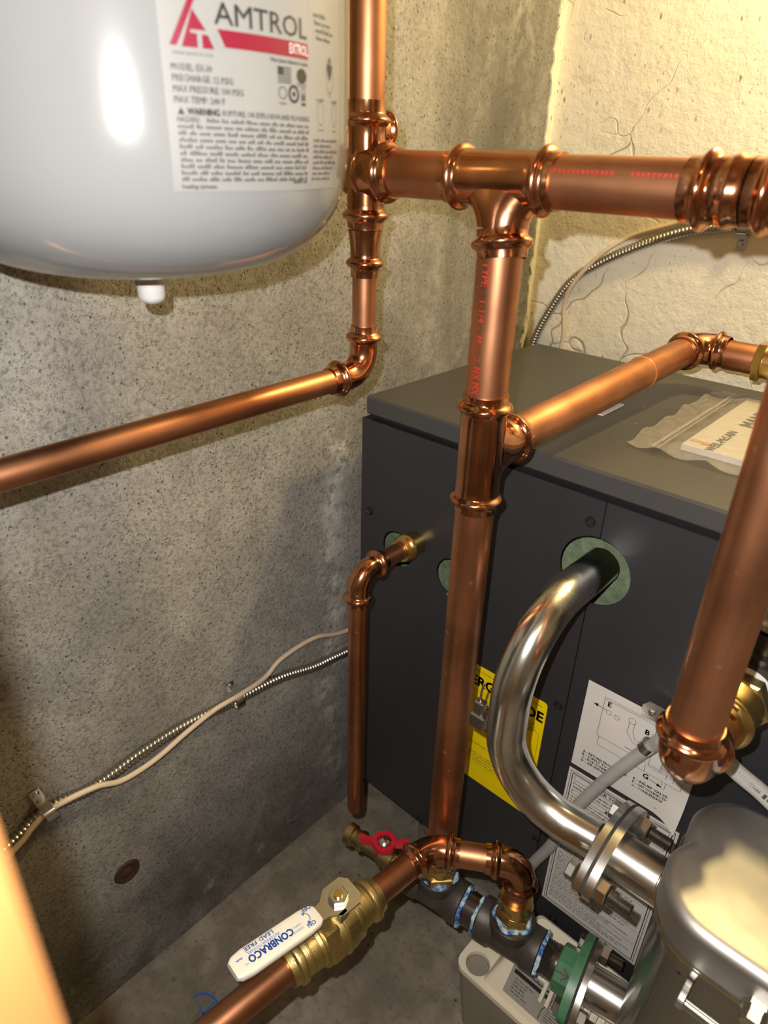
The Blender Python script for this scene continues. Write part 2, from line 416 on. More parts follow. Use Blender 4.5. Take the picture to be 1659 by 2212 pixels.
MB().box((FX0 + .0016, FY + .0016, PB), (FX1 - .0016, BYB - .005, PB + .002)).build('bottom_panel', jacket, bo)
MB().box((-.538, FY + .036, PB + .002), (FX1 - .004, BYB - .006, -.305)).build('insulation', insul_m, bo)
MB().box((-.536, FY + .006, -.304), (FX1 - .004, BYB - .006, LB - .0003)).build('gap_shade_filler', black_p, bo)  # added black filler standing in for the shade in the gap under the lid
for x0, x1, y0 in ((-.47, -.30, .64), (-.10, .08, .64)):
    MB().box((x0, y0, ZF), (x1, BYB - .02, PB), .004).build('base_block', floor_m, bo)
for sx, sz, r in ((-.239, -.3107, .0046), (-.5321, -.409, .0046), (-.2357, -.5452, .0046), (-.1873, -.8874, .0046), (-.415, -.893, .0042), (-.2305, -.769, .0042)):
    sc_ = MB().lathe((sx, FY, sz), (0, -1, 0), [(0, r * 1.25), (.0008, r * 1.25), (.001, r), (.0028, r * .9), (.0034, r * .55), (.0034, .0001)], 20, caps=False).build('screw', black_p, bo)
    MB().box((sx - r * .5, FY - .0037, sz - .0005), (sx + r * .5, FY - .0033, sz + .0005)).box((sx - .0005, FY - .0037, sz - r * .5), (sx + .0005, FY - .0033, sz + r * .5)).build('slot', bolt_m, sc_)

# ------------------------------------------------------------------ printed matter
def text2d(s, x, y, size, align='LEFT', width=None, bold=0.0, shear=0.0, res=2):
    cu = bpy.data.curves.new('txt', 'FONT'); cu.body = s; cu.size = size; cu.align_x = align; cu.resolution_u = res; cu.shear = shear
    ob = bpy.data.objects.new('txt', cu); me = bpy.data.meshes.new_from_object(ob)
    vs_ = [(v.co.x, v.co.y) for v in me.vertices]; fs = [tuple(p.vertices) for p in me.polygons]
    bpy.data.objects.remove(ob); bpy.data.curves.remove(cu); bpy.data.meshes.remove(me)
    if width and vs_:
        lo = min(p[0] for p in vs_); hi = max(p[0] for p in vs_); k = width / (hi - lo); vs_ = [((p[0] - lo) * k, p[1]) for p in vs_]
    if bold and vs_:                       # heavier strokes: the same glyphs struck four times
        n = len(vs_); o4 = [(bold, 0), (-bold, 0), (0, bold), (0, -bold)]
        fs = fs + [tuple(i + n * (j + 1) for i in f) for j in range(4) for f in fs]
        vs_ = vs_ + [(p[0] + a_, p[1] + b_) for a_, b_ in o4 for p in vs_]
    return [(p[0] + x, p[1] + y) for p in vs_], fs
class Print:
    """flat print collected per ink, laid on a surface by a mapping (u, v, lift) -> point"""
    def __init__(s, mp): s.mp = mp; s.l = {}
    def add(s, ink, vs_, fs, lift=.0003):
        m = s.l.setdefault(ink, (MB(), []))[0]; m.add([s.mp(p[0], p[1], lift) for p in vs_], fs)
    def text(s, ink, t, x, y, size, **k): lift = k.pop('lift', .0003); s.add(ink, *text2d(t, x, y, size, **k), lift=lift)
    def poly(s, ink, pts, lift=.0003):
        tr = tessellate_polygon([[V(p[0], p[1], 0) for p in pts]]); s.add(ink, pts, [tuple(t) for t in tr], lift)
    def rect(s, ink, x0, y0, x1, y1, nx=1, lift=.0003):
        vs_ = [(x0 + (x1 - x0) * i / nx, y) for i in range(nx + 1) for y in (y0, y1)]
        s.add(ink, vs_, [(2 * i, 2 * i + 1, 2 * i + 3, 2 * i + 2) for i in range(nx)], lift)
    def frame(s, ink, x0, y0, x1, y1, t):
        s.rect(ink, x0, y0, x1, y0 + t); s.rect(ink, x0, y1 - t, x1, y1); s.rect(ink, x0, y0, x0 + t, y1); s.rect(ink, x1 - t, y0, x1, y1)
    def line(s, ink, a, b, t, lift=.0003):
        d = V(b[0] - a[0], b[1] - a[1], 0); n = V(-d.y, d.x, 0).normalized() * t / 2
        s.poly(ink, [(a[0] + n.x, a[1] + n.y), (b[0] + n.x, b[1] + n.y), (b[0] - n.x, b[1] - n.y), (a[0] - n.x, a[1] - n.y)], lift)
    def ring(s, ink, cx, cy, r, t, n=24, sx=1.0):
        vs_ = []
        for k in range(n):
            a = 2 * math.pi * k / n
            vs_ += [(cx + r * sx * math.cos(a), cy + r * math.sin(a)), (cx + (r - t) * sx * math.cos(a), cy + (r - t) * math.sin(a))]
        s.add(ink, vs_, [(2 * k, 2 * k + 1, (2 * k + 3) % (2 * n), (2 * k + 2) % (2 * n)) for k in range(n)])
    def words(s, ink, x0, x1, y, h, fill=1.0):
        """a line of print too small to read: word-long ticks"""
        x = x0; end = x0 + (x1 - x0) * fill
        while x < end - h:
            wl = min(h * random.uniform(1.4, 4.6), end - x)
            n = max(1, int(wl / (h * .62)))
            for i in range(n):
                hh = h * random.choice((.62, .62, .7, 1.0)); s.rect(ink, x + wl * i / n, y, x + wl * (i + .72) / n, y + hh)
            x += wl + h * .6
    def build(s, parent, names):
        for ink, (m, _) in s.l.items():
            small = ink.name in ('grey_print', 'red_ink')
            o = m.build('small_print' if small else names.get(ink.name, 'printed_text'), ink, parent, smooth=0, recalc=False)
            if small: o['kind'] = 'stuff'
def on_front(u, v, l): return V(u, FY - .0006 - l, v)
# yellow energy label
el = MB().prism([rrect(-.383, -.7395, -.2475, -.5515, .005)], (0, FY, 0), (1, 0, 0), (0, 0, 1), (0, -.0005, 0)).build('energy_label', yellow_l, bo)
el['label'] = 'yellow energy rating sticker with bold black heading'
P = Print(on_front)
P.text(black_print, 'ENERGYGUIDE', -.3755, -.5815, .0205, bold=.0007, width=.1250)
P.text(black_print, 'Federal law prohibits removal of this label before consumer purchase', -.378, -.560, .0042, width=.124)
for z in (-.5905, -.605): P.line(black_print, (-.379, z), (-.315, z), .0003)
P.text(black_print, 'Annual Fuel Utilization Efficiency', -.378, -.612, .0062, bold=.0002, width=.085)
P.text(black_print, '91', -.318, -.640, .024, bold=.0009)
P.rect(black_print, -.380, -.6455, -.310, -.6432)
for k in range(4): P.words(grey_print, -.285, -.252, -.590 - k * .0042, .0018, random.uniform(.7, 1))
P.frame(black_print, -.378, -.71, -.2515, -.6, .0003)
P.text(black_print, 'Efficiency Range of Similar Models', -.352, -.676, .0046, width=.07)
for k in range(4): P.words(grey_print, -.372, -.30, -.692 - k * .0045, .0018, 1)
P.build(el, {})
# white diagram sheet
dl = MB()
nx, ny = 14, 14; vs_ = []; fs = []
X0, X1, Z0, Z1 = -.2075, -.0835, -.6125, -.4895
for i in range(nx + 1):
    for j in range(ny + 1):
        x = X0 + (X1 - X0) * i / nx; z = Z0 + (Z1 - Z0) * j / ny
        c = max(0, (x - X1 + .030) / .030) * max(0, (Z0 + .045 - z) / .045)
        vs_.append((x, FY - .0005 - .014 * c * c, z))
for i in range(nx):
    for j in range(ny):
        q = i * (ny + 1) + j; fs.append((q, q + ny + 1, q + ny + 2, q + 1))
dl.add(vs_, fs); dlo = dl.build('connection_diagram_label', paper, bo, recalc=False)
dlo['label'] = 'white paper sticker with a boiler connection diagram and a curled corner'
P = Print(on_front); B = black_print; lw = .0004
def dx(px, pz): return (-.2075 + px * .124, -.4895 - (pz - .075) * .123)
def DL(a, b, t=lw): P.line(B, dx(*a), dx(*b), t)
DL((.17, .16), (.86, .16)); DL((.17, .18), (.86, .18)); DL((.17, .16), (.17, .60)); DL((.17, .60), (.86, .60)); DL((.86, .16), (.86, .60))
DL((.19, .60), (.19, .70)); DL((.19, .70), (.93, .70)); DL((.93, .70), (.93, .62)); DL((.62, .62), (.62, .70))
for cx, cz, r in ((.225, .30, .0030), (.30, .31, .0030), (.63, .30, .0034), (.43, .26, .004)): P.ring(B, *dx(cx, cz), r, lw)
P.ring(B, *dx(.63, .30), .0018, lw)
for o in (0, .045): DL((.41 + o, .28), (.41 + o, .40 - o * .6)); DL((.41 + o, .40 - o * .6), (.47 + o * .4, .47 - o * .8)); DL((.47 + o * .4, .47 - o * .8), (.57, .48 - o * 1.0))
DL((.57, .40), (.57, .50), .0009); DL((.60, .40), (.60, .50), .0009)
DL((.64, .40), (.64, .62)); DL((.74, .36), (.74, .62)); DL((.64, .40), (.74, .36)); DL((.80, .34), (.80, .66)); DL((.86, .34), (.86, .66)); DL((.64, .62), (.86, .62))
DL((.78, .70), (.78, .78)); DL((.81, .70), (.81, .78))
for k in range(5): DL((.74, .50 + k * .02), (.80, .50 + k * .02), .0006)
def arrow(a, b):
    a, b = dx(*a), dx(*b); d = V(b[0] - a[0], b[1] - a[1], 0).normalized(); n = V(-d.y, d.x, 0)
    P.line(B, a, (b[0] - d.x * .003, b[1] - d.y * .003), .0007)
    P.poly(B, [b, (b[0] - d.x * .0055 + n.x * .0022, b[1] - d.y * .0055 + n.y * .0022), (b[0] - d.x * .0055 - n.x * .0022, b[1] - d.y * .0055 - n.y * .0022)])
arrow((.20, .29), (.08, .28)); arrow((.63, .30), (.63, .13)); arrow((.42, .56), (.54, .56)); arrow((.68, .745), (.79, .765))
for s, px, pz in (('E', .20, .24), ('B', .545, .315), ('A', .50, .545), ('G', .62, .765)): P.text(B, s, *dx(px, pz), .0088, bold=.0003)
for k, s in enumerate(('A - RETURN FROM SYSTEM', 'B - SUPPLY TO SYSTEM', 'C - FLUE CONNECTION', 'D - AIR INTAKE')): P.text(B, s, *dx(.085, .868 + k * .038), .0046, bold=.00013, res=1, width=(.051, .046, .042, .031)[k])
for k, s in enumerate(('E - RELIEF VALVE', 'F - GAS CONNECTION', 'G - CONDENSATE TRAP')): P.text(B, s, *dx(.555, .845 + k * .040), .0046, bold=.00013, res=1, width=(.037, .042, .045)[k])
P.words(B, *[dx(.78, 0)[0], dx(.99, 0)[0]], dx(0, 1.02)[1], .0017)
P.build(dlo, {})
# white safety sheet
sl = MB().box((-.2082, FY - .0005, -.858), (-.0805, FY, -.6195)).build('safety_label', paper, bo, smooth=0)
sl['label'] = 'white sticker of framed small-print safety warnings'
P = Print(on_front)
for i, o in enumerate((.0028, .0052)): P.frame(B, -.2082 + o, -.858 + o, -.0805 - o, -.6195 - o, .0006 if i == 0 else .0010)
xa, xb = -.1995, -.0890
P.frame(B, xa, -.6345, xb, -.6265, .0005)
P.text(B, 'FOR YOUR SAFETY', (xa + xb) / 2, -.6327, .0066, align='CENTER', bold=.0001)
P.text(B, 'Do not store or use gasoline or other flammable vapors and liquids in the', xa, -.6405, .0044, bold=.0001, width=xb - xa, res=1)
P.text(B, 'vicinity of this or any other appliance.', xa, -.6458, .0044, bold=.0001, width=.062, res=1)
P.frame(B, xa, -.6562, xb, -.6490, .0005)
P.text(B, 'WARNING', (xa + xb) / 2, -.6547, .0054, align='CENTER')
P.poly(B, [(-.1585, -.6547), (-.1540, -.6547), (-.15625, -.6508)])
rows = ['When air intake or venting system is', 'assembled according to', 'Failure to follow these', '']
z = -.6612
for k in range(6): P.words(B, xa, xb, z, .0021, random.uniform(.85, 1)); z -= .0046
P.frame(B, xa, z - .0012, xb, z + .0046, .0004); z -= .006
for blk in range(9):
    for k in range(random.choice((3, 4, 5))):
        if z < -.845: break
        P.words(B, xa, xb, z, .0019, random.uniform(.55, 1)); z -= .0040
    if z > -.840: P.rect(B, xa, z + .0010, xb, z + .0014); z -= .0030
P.build(sl, {})

# ------------------------------------------------------------------ pipes and fittings
R3, R2, R1 = .01745, .0143, .0111
def pipe(a, b, r, mat, label, name='copper_pipe', marks=None, cat='pipe'):
    m = MB(); a, b = V(a), V(b); d = b - a
    m.lathe(a, d, [(0, r * .9), (0, r), (d.length, r), (d.length, r * .9)], 40)
    return tag(m.build(name, mat, None), label, cat)
def collar(parent, p, d, r, L, lip=.006, name='collar', mat=None):
    """press end: sleeve from p along d, with a bead near the mouth"""
    s = r + .0019; q = L - lip - .005
    pr = [(0, s), (q - .005, s)]
    pr += [(q - .0045 + .009 * k / 8, s + .0002 + .0040 * math.sin(math.pi * k / 8)) for k in range(9)]
    pr += [(q + .006, s - .0002), (L, s - .0004), (L, r + .0002), (0, r + .0002)]
    return MB().lathe(p, d, pr, 44, closed=True).build(name, mat or cu_fit, parent, smooth=50)
def copper_elbow(label, P_, din, dout, r, Rb, L, name='copper_elbow'):
    P_, din, dout = V(P_), V(din).normalized(), V(dout).normalized()
    pts = arc(P_, din, dout, Rb)
    t = thing(name, label, 'pipe fitting', (P_.x, P_.y, min(p.z for p in pts) - r))
    MB().tube([pts[0] - din * .001] + pts + [pts[-1] + dout * .001], r + .0019, 40).build('body', cu_fit, t, smooth=50)
    collar(t, pts[0] - din * .001, -din, r, L); collar(t, pts[-1] + dout * .001, dout, r, L)
    return t, pts[0] - din * (.0012), pts[-1] + dout * (.0012)
def copper_tee(label, c, run, br, r, rb, h, hb, L, name='copper_tee'):
    """run half-body h, branch body hb, press ends of length L"""
    c, run, br = V(c), V(run).normalized(), V(br).normalized()
    t = thing(name, label, 'pipe fitting', c - V(0, 0, h + L if abs(run.z) > .5 else hb))
    s = r + .0019; sb = rb + .0019
    m = MB().lathe(c - run * h, run, [(0, s), (2 * h, s)], 44)
    vs_ = []; fs = []; n = 48; dz, u, v = br, run, br.cross(run); zs = [0, .12, .25, .4, .58, .78, 1.0]
    for t_ in zs:      # a saddle-shaped root: wide along the run, fading into a round neck
        k1 = (1 - t_) ** 1.7
        for k in range(n):
            a_ = 2 * math.pi * k / n; vs_.append(c + dz * (s * .45 + (hb - s * .45) * t_) + u * (math.cos(a_) * (sb + .017 * k1)) + v * (math.sin(a_) * min(sb, s * .93 + (sb - s * .93) * min(1, t_ * 3))))
    for i in range(len(zs) - 1):
        for k in range(n): fs.append((i * n + k, i * n + (k + 1) % n, (i + 1) * n + (k + 1) % n, (i + 1) * n + k))
    m.add(vs_, fs)
    m.build('body', cu_fit, t, smooth=50)
    for p, d, rr in ((c + run * h, run, r), (c - run * h, -run, r), (c + br * hb, br, rb)): collar(t, p, d, rr, L)
    return t
UY, UZ = .466, -.0145
# upper horizontal line
TX = -.3095
def mp(z): return V(-.3025 + (-.05 - z) * .006, .4615 - (-.05 - z) * .006, z)
riser_x, riser_y = -.4495, .468
t = thing('copper_cross', 'copper cross fitting joining the riser to the upper horizontal pipe beside the tank', 'pipe fitting', (riser_x, riser_y, -.055))
MB().lathe((riser_x - .022, UY, UZ), (1, 0, 0), [(0, .004), (.003, .014), (.008, R3 + .0019), (.034, R3 + .0019)], 44).build('body', cu_fit, t, smooth=50)
collar(t, (riser_x + .012, UY, UZ), (1, 0, 0), R3, .026, .006)
MB().bead((riser_x + .004, UY, UZ), (1, 0, 0), R3 + .0019, R3 + .004, .005).build('ridge', cu_ring, t, smooth=60)
MB().cyl((riser_x, riser_y, UZ - .026), (riser_x, riser_y, UZ + .026), R2 + .0019).build('branch_body', cu_fit, t)
collar(t, (riser_x, riser_y, UZ + .026), (0, 0, 1), R2, .026, .009)
collar(t, (riser_x, riser_y, UZ - .026), (0, 0, -1), R2, .018, .005)
MB().cyl((riser_x, riser_y + .005, UZ + .032), (riser_x, riser_y + .024, UZ + .032), .0115).bead((riser_x, riser_y + .022, UZ + .032), (0, 1, 0), .0115, .0150, .008).build('rear_outlet', cu_fit, t)
pipe((riser_x, riser_y, UZ + .028), (riser_x, riser_y, .95), R2, cu_z, 'copper riser climbing straight up beside the grey tank')
t = thing('copper_reducer', 'copper reducing coupling under the cross fitting on the riser', 'pipe fitting', (riser_x, riser_y, -.1))
MB().lathe((riser_x, riser_y, UZ - .0455), (0, 0, -1), [(-.010, R2 - .0002), (0, R2 - .0002), (.0004, R2 + .0012), (.006, R2), (.016, R1 + .002), (.020, R1 + .0019)], 44).build('body', cu_fit, t, smooth=50)
collar(t, (riser_x, riser_y, UZ - .0655), (0, 0, -1), R1, .020, .007)
pipe((riser_x, riser_y, UZ - .067), (riser_x, riser_y, -.1555), R1, cu_z, 'short thin copper pipe between the reducing coupling and the elbow on the concrete wall')
_, e0, e1 = copper_elbow('copper elbow turning the riser along the concrete wall', (riser_x, riser_y, -.188), (0, 0, -1), (-.006, -1, -.012), R1, .022, .022)
pipe(e1, (riser_x - .010, -.9, -.204), R1, cu_y, 'long copper pipe running along the concrete wall under the grey tank')
pipe((riser_x + .015, UY, UZ), (TX - .028, UY, UZ), R3, cu_x, 'short wide copper pipe between the cross fitting and the upper tee')
copper_tee('copper tee on the upper horizontal pipe with its branch pointing down', (TX, UY, UZ), (1, 0, 0), mp(-.05) - V(TX, UY, UZ), R3, R3, .0265, .034, .021)
ep = pipe((TX + .027, UY, UZ), (-.1745, UY, UZ), R3, cu_x, 'wide copper pipe with faint red lettering leading right from the upper tee')
m = MB()
for k in range(26):
    if k in (13, 14, 15): continue
    x0 = TX + .050 + k * .0034
    for j in range(2):
        zc = UZ + .0062 + j * .0012; an = math.asin((zc - UZ) / (R3 + .0001)); yc = UY - (R3 + .0002) * math.cos(an)
        m.box((x0, yc - .0001, zc), (x0 + random.uniform(.0016, .0026), yc + .0003, zc + .0010))
m.build('printed_text', ink_red, ep, smooth=0)
t = thing('copper_coupling', 'copper press coupling at the right end of the upper horizontal pipe', 'pipe fitting', (-.155, UY, UZ - .02))
MB().lathe((-.1545, UY, UZ), (1, 0, 0), [(0, R3 + .0019), (.004, R3 + .0019), (.006, R3 + .0034), (.009, R3 + .0034), (.011, R3 + .0019), (.016, R3 + .0019)], 44).build('body', cu_fit, t, smooth=50)
collar(t, (-.1545, UY, UZ), (-1, 0, 0), R3, .020, .007)
copper_elbow('copper elbow beyond the coupling, turning the upper pipe towards the painted wall', (-.106, UY + .002, UZ), (1, .04, 0), (.3, 1, 0), R3, .030, .010)
# main drop
MX, MY = -.303, .460
dn = (mp(-.7) - mp(-.1)).normalized()
po = pipe(mp(-.0505), mp(-.1955), R3, cu_z, 'upright copper pipe with red lettering hanging from the upper tee')
lx = V(.076, -.998, 0).normalized(); tx_ = V(0, 0, 1).cross(lx)
def on_pipe(u, v, l):   # u down the pipe, v across
    a_ = v / R3; c = mp(-.069 - u); n_ = lx * math.cos(a_) + tx_ * math.sin(a_); return c + n_ * (R3 + .0001 + l)
P = Print(on_pipe)
P.text(ink_red, 'TYPE', .0, -.0035, .0088, bold=.0002, width=.0175); P.text(ink_red, '-', .021, -.0035, .007); P.text(ink_red, '1-1/4', .028, -.0035, .0074, bold=.0001, width=.016)
P.text(ink_red, '-', .047, -.0035, .007); P.text(ink_red, 'M', .054, -.0035, .0074, bold=.0002); P.text(ink_red, '-', .064, -.0035, .007); P.text(ink_red, '2', .071, -.0035, .0070); P.text(ink_red, 'NX MX XB', .079, -.0040, .0092, bold=.0003, width=.033)
P.build(po, {})
bE = V(-.2865, .8585, -.2045); bC = mp(-.2260); bD = (bE - bC).normalized()
t = copper_tee('copper tee on the upright pipe with its branch pointing over the boiler', bC, dn, bD, R3, R3, .031, .033, .022)
pipe(mp(-.2595), mp(-.757), R3, cu_z, 'long upright copper pipe dropping from the tee to the black iron fittings')
bp = pipe(bC + bD * .0345, bE, R3, cu_y, 'copper pipe with an orange ring crossing above the boiler lid')
MB().bead(bC + (bE - bC) * .735, bD, R3 + .0001, R3 + .0011, .0035).build('orange_ring', plain('orange_band', (.75, .25, .07), .4, .6), bp)
MB().box((-.2985, .655, -.2354), (-.2835, .705, -.2342)).build('paper_tag', paper, bp, smooth=0)
copper_elbow('copper elbow over the back of the boiler lid', bE + bD * .0345, bD, (1, .02, 0), R3, .028, .012)
pipe((-.2455, .894, -.2055), (-.212, .8945, -.2055), R3, cu_x, 'stub of copper pipe between the rear elbow and a brass hexagon')
t = thing('brass_adapter', 'brass hexagon adapter behind the boiler at the end of the copper stub', 'pipe fitting', (-.2, .895, -.23))
MB().hexp((-.2115, .8945, -.2055), (1, 0, 0), .0245, .010).build('hex', brass, t, smooth=20)
MB().lathe((-.2015, .8945, -.2055), (1, 0, 0), [(0, .0195), (.008, .0195), (.008, .021), (.030, .021)], 32).build('body', brass, t)
MB().lathe((-.171, .8945, -.2055), (1, 0, 0), [(0, .021), (.09, .021)], 32).build('supply_pipe', cu_x, t)
# right-hand drop
rxp, ryp = -.0685, .397
pipe((rxp, ryp, .95), (rxp, ryp, -.3435), R3, cu_z, 'stout upright copper pipe in front of the boiler, ending in a low elbow')
copper_elbow('copper elbow at the foot of the stout upright pipe, above the stainless vessel', (rxp, ryp, -.3775), (0, 0, -1), (.05, 1, 0), R3, .032, .014)
pipe((rxp + .0018, .4305, -.3775), (rxp + .0035, .474, -.3775), R3, cu_y, 'stub of copper pipe between the low elbow and the brass adapter')
t = thing('brass_adapter', 'shiny brass press adapter with white thread tape behind the stout upright pipe', 'pipe fitting', (rxp, .50, -.405))
yA = .4585
MB().lathe((rxp + .003, yA, -.3775), (.05, 1, 0), [(0, R3 + .0002), (0, R3 + .0026), (.005, R3 + .003), (.007, R3 + .006), (.011, R3 + .0072), (.015, R3 + .006), (.017, R3 + .003), (.026, R3 + .0032), (.034, R3 + .0055), (.036, R3 + .0055)], 44).build('body', brass, t, smooth=50)
MB().hexp((rxp + .0048, yA + .036, -.3775), (.05, 1, 0), .0268, .013).build('hex', brass_dull, t, smooth=20)
MB().lathe((rxp + .0055, yA + .049, -.3775), (.05, 1, 0), [(0, .0235), (.002, .0245), (.004, .0225), (.006, .024), (.008, .022)], 36).build('thread_tape', white_print, t)
t = thing('black_valve', 'black valve body with chrome collar and red tab beside the stout upright pipe', 'valve', (-.05, .54, -.42))
MB().lathe((rxp + .006, yA + .0575, -.3775), (.05, 1, 0), [(0, .026), (.012, .029), (.05, .029)], 32).build('body', iron, t)
MB().lathe((-.060, .537, -.374), (0, 0, 1), [(0, .019), (.022, .019), (.024, .022), (.030, .022), (.032, .018), (.05, .018)], 32).build('bonnet', black_p, t)
MB().lathe((-.060, .537, -.3225), (0, 0, 1), [(0, .017), (.003, .0195), (.008, .0195), (.010, .017)], 32).build('chrome_collar', zinc, t)
MB().lathe((-.060, .537, -.3125), (0, 0, 1), [(0, .016), (.012, .015), (.014, .010)], 24).build('cap', zinc, t)
MB().box((-.082, .522, -.3050), (-.070, .530, -.2990), .001).build('red_tab', red_p, t)
# relief line
qx, qy, qz = -.453, .468, -.4225
t = thing('brass_adapter', 'small brass adapter in the left round opening of the boiler', 'pipe fitting', (qx, .56, qz - .02))
MB().lathe((qx, .540, qz), (0, 1, 0), [(0, R1 + .0002), (0, R1 + .003), (.004, R1 + .005), (.007, R1 + .003), (.009, R1 + .005), (.012, R1 + .006), (.014, R1 + .004), (.045, R1 + .004)], 36).build('body', brass, t)
pipe((qx, .5005, qz), (qx, .5395, qz), R1, cu_y, 'stub of copper pipe leaving the small brass adapter on the boiler')
copper_elbow('small copper elbow bending the relief line down beside the boiler', (qx, qy, qz), (0, -1, 0), (0, 0, -1), R1, .021, .020)
m = MB().lathe((qx, qy, qz - .032), (0, 0, -1), [(0, R1), (.351, R1), (.355, R1 * .93), (.355, R1 * .8), (.335, R1 * .8), (.335, .0005)], 36)
tag(m.build('copper_pipe', cu_z), 'thin upright copper relief pipe with an open end near the floor', 'pipe')
# black iron chain
CZ = -.815; cdn = V(.9886, .1506, 0); c0 = V(-.299, .4575, CZ)
up = V(0, 0, 1)
def cp(s, z=0): return c0 + cdn * s + up * z
def iron_tee(c, label):
    t = thing('iron_tee', label, 'pipe fitting', c - V(0, 0, .03))
    m = MB().lathe(c - cdn * .0385, cdn, [(0, .0235), (.001, .026), (.016, .026), (.019, .0235), (.058, .0235), (.061, .026), (.076, .026), (.077, .0235)], 40)
    m.lathe(c, up, [(.004, .0285), (.014, .0255), (.018, .0255), (.020, .0265), (.0325, .0265), (.0335, .0255)], 40)
    m.build('body', iron, t, smooth=40)
    MB().lathe(c + up * .0332, up, [(0, .0262), (.0006, .0255), (.0006, .019)], 40, caps=False).build('rim', nipple_m, t)
    return t
def ring_seal(parent, p, d, r):
    m = MB(); d, u, v = basis(d); n = 48; vs_ = []; fs = []
    for k in range(n):
        a_ = 2 * math.pi * k / n
        rr = r + .0016 * math.sin(5 * a_ + p.x * 90) + .0012 * random.random(); hh = .0030 + .0018 * random.random()
        e = u * math.cos(a_) + v * math.sin(a_)
        vs_ += [p + e * (rr + .0035), p + e * (rr + .0016) + d * hh, p + e * (rr - .0022) + d * hh * .8, p + e * (rr - .004) - d * .001]
    for k in range(n):
        for j in range(3): fs.append((k * 4 + j, k * 4 + j + 1, ((k + 1) % n) * 4 + j + 1, ((k + 1) % n) * 4 + j))
    m.add(vs_, fs); return m.build('pipe_sealant', seal_m, parent)
TS = .100
t1 = iron_tee(cp(0), 'black iron tee under the long upright copper pipe, drain valve on one side')
t2 = iron_tee(cp(TS), 'black iron tee beside the green flange, above the white pump')
ring_seal(t1, cp(0, .034), up, .021); ring_seal(t1, cp(.0388), cdn, .0215)
ring_seal(t2, cp(TS, .034), up, .0185); ring_seal(t2, cp(TS + .0388), cdn, .0215); ring_seal(t2, cp(TS - .0388), -cdn, .0205)
tag(MB().lathe(cp(.030), cdn, [(0, .0205), (.040, .0205)], 32).build('iron_nipple', nipple_m), 'short iron nipple smeared with blue sealant between the two black tees', 'pipe fitting')
m = MB().lathe(cp(TS + .030), cdn, [(0, .0205), (.010, .0205)] + [(.010 + .0016 * k, .0205 if k % 2 else .0196) for k in range(10)] + [(.030, .0205), (.036, .0205)], 32)
tag(m.build('iron_nipple', nipple_m), 'short iron nipple smeared with blue sealant running into the green flange', 'pipe fitting')
t = thing('brass_adapter', 'brass hexagon adapter at the foot of the long upright copper pipe', 'pipe fitting', cp(0, .03))
MB().hexp(cp(0, .034), up, .0255, .012, .3).build('hex', brass, t, smooth=20)
MB().lathe(cp(0, .046), up, [(0, .0215), (.006, .0215), (.008, .023), (.012, .0235), (.016, .022), (.020, .0195), (.020, R3 + .0002)], 36, caps=False).build('sleeve', brass, t)
# drain valve
t = thing('drain_valve', 'small brass drain valve with a red butterfly handle on the black iron tee', 'valve', cp(-.08, -.02))
MB().lathe(cp(-.0365), -cdn, [(0, .012), (.004, .0125), (.006, .0145), (.020, .0145), (.022, .012), (.026, .012), (.028, .0155), (.046, .0155), (.049, .012), (.060, .0105), (.074, .0105), (.076, .0135), (.081, .0135), (.084, .0115), (.090, .0115), (.092, .0145), (.101, .0145), (.101, .010), (.090, .008)], 32, caps=True).build('body', brass_dull, t, smooth=40)
hb = cp(-.080)
MB().cyl(hb, hb + up * .020, .0085, 24).build('stem', brass_dull, t)
hd = MB().lathe(hb + up * .019, up, [(0, .0150), (.009, .0150), (.009, .0095), (.004, .0095)], 32, caps=True).build('handle', red_p, t, smooth=40)
wdir = V(.80, .60, 0).normalized(); wn = V(-wdir.y, wdir.x, 0)
for s in (-1, 1):
    o = hb + up * .019
    MB().prism([[(.012, -.0), (.030, .001), (.033, .013), (.026, .014), (.0135, .008)]], o - wn * .0028, wdir * s, up, wn * .0056).build('wing', red_p, hd, smooth=30)
MB().lathe(hb + up * .0235, up, [(0, .0085), (.004, .0082), (.006, .006), (.0075, .0035), (.0075, .0001)], 24, caps=False).build('nut', zinc, t)
# loop up, over and along with the ball valve
L0 = cp(TS); LZ = -.687
t = thing('brass_adapter', 'brass adapter rising from the black tee above the white pump', 'pipe fitting', cp(TS, .03))
MB().hexp(cp(TS, .034), up, .0212, .016, .2).build('hex', brass, t, smooth=20)
MB().lathe(cp(TS, .050), up, [(0, .0165), (.003, .0165), (.005, .0195), (.008, .0208), (.012, .0195), (.015, .0185), (.022, .0185), (.022, R2 + .0002)], 36, caps=False).build('sleeve', brass, t, smooth=50)
E2 = V(-.2865, .4165, LZ); E1 = V(L0.x, L0.y, LZ)
l1 = (E2 - E1).normalized()
_, a0, a1 = copper_elbow('copper elbow above the brass adapter, turning level towards the upright pipe', E1, up, l1, R2, .024, .016)
pipe(cp(TS, .052), a0, R2, cu_z, 'stub of copper pipe between the brass adapter and the level elbow')
l2 = V(-.100, -.995, 0).normalized()
_, b0, b1 = copper_elbow('copper elbow in front of the long upright pipe, bending towards the ball valve', E2, l1, l2, R2, .034, .016)
pipe(a1, b0, R2, cu_x, 'short level copper pipe joining two elbows in front of the upright pipe')
va = E2 + l2 * .080
pipe(b1, va + l2 * .004, R2, cu_y, 'short copper pipe between the bend and the brass ball valve')
bv = thing('ball_valve', 'brass ball valve with a white vinyl lever handle near the floor', 'valve', E2 + l2 * .135 - up * .03)
m = MB()
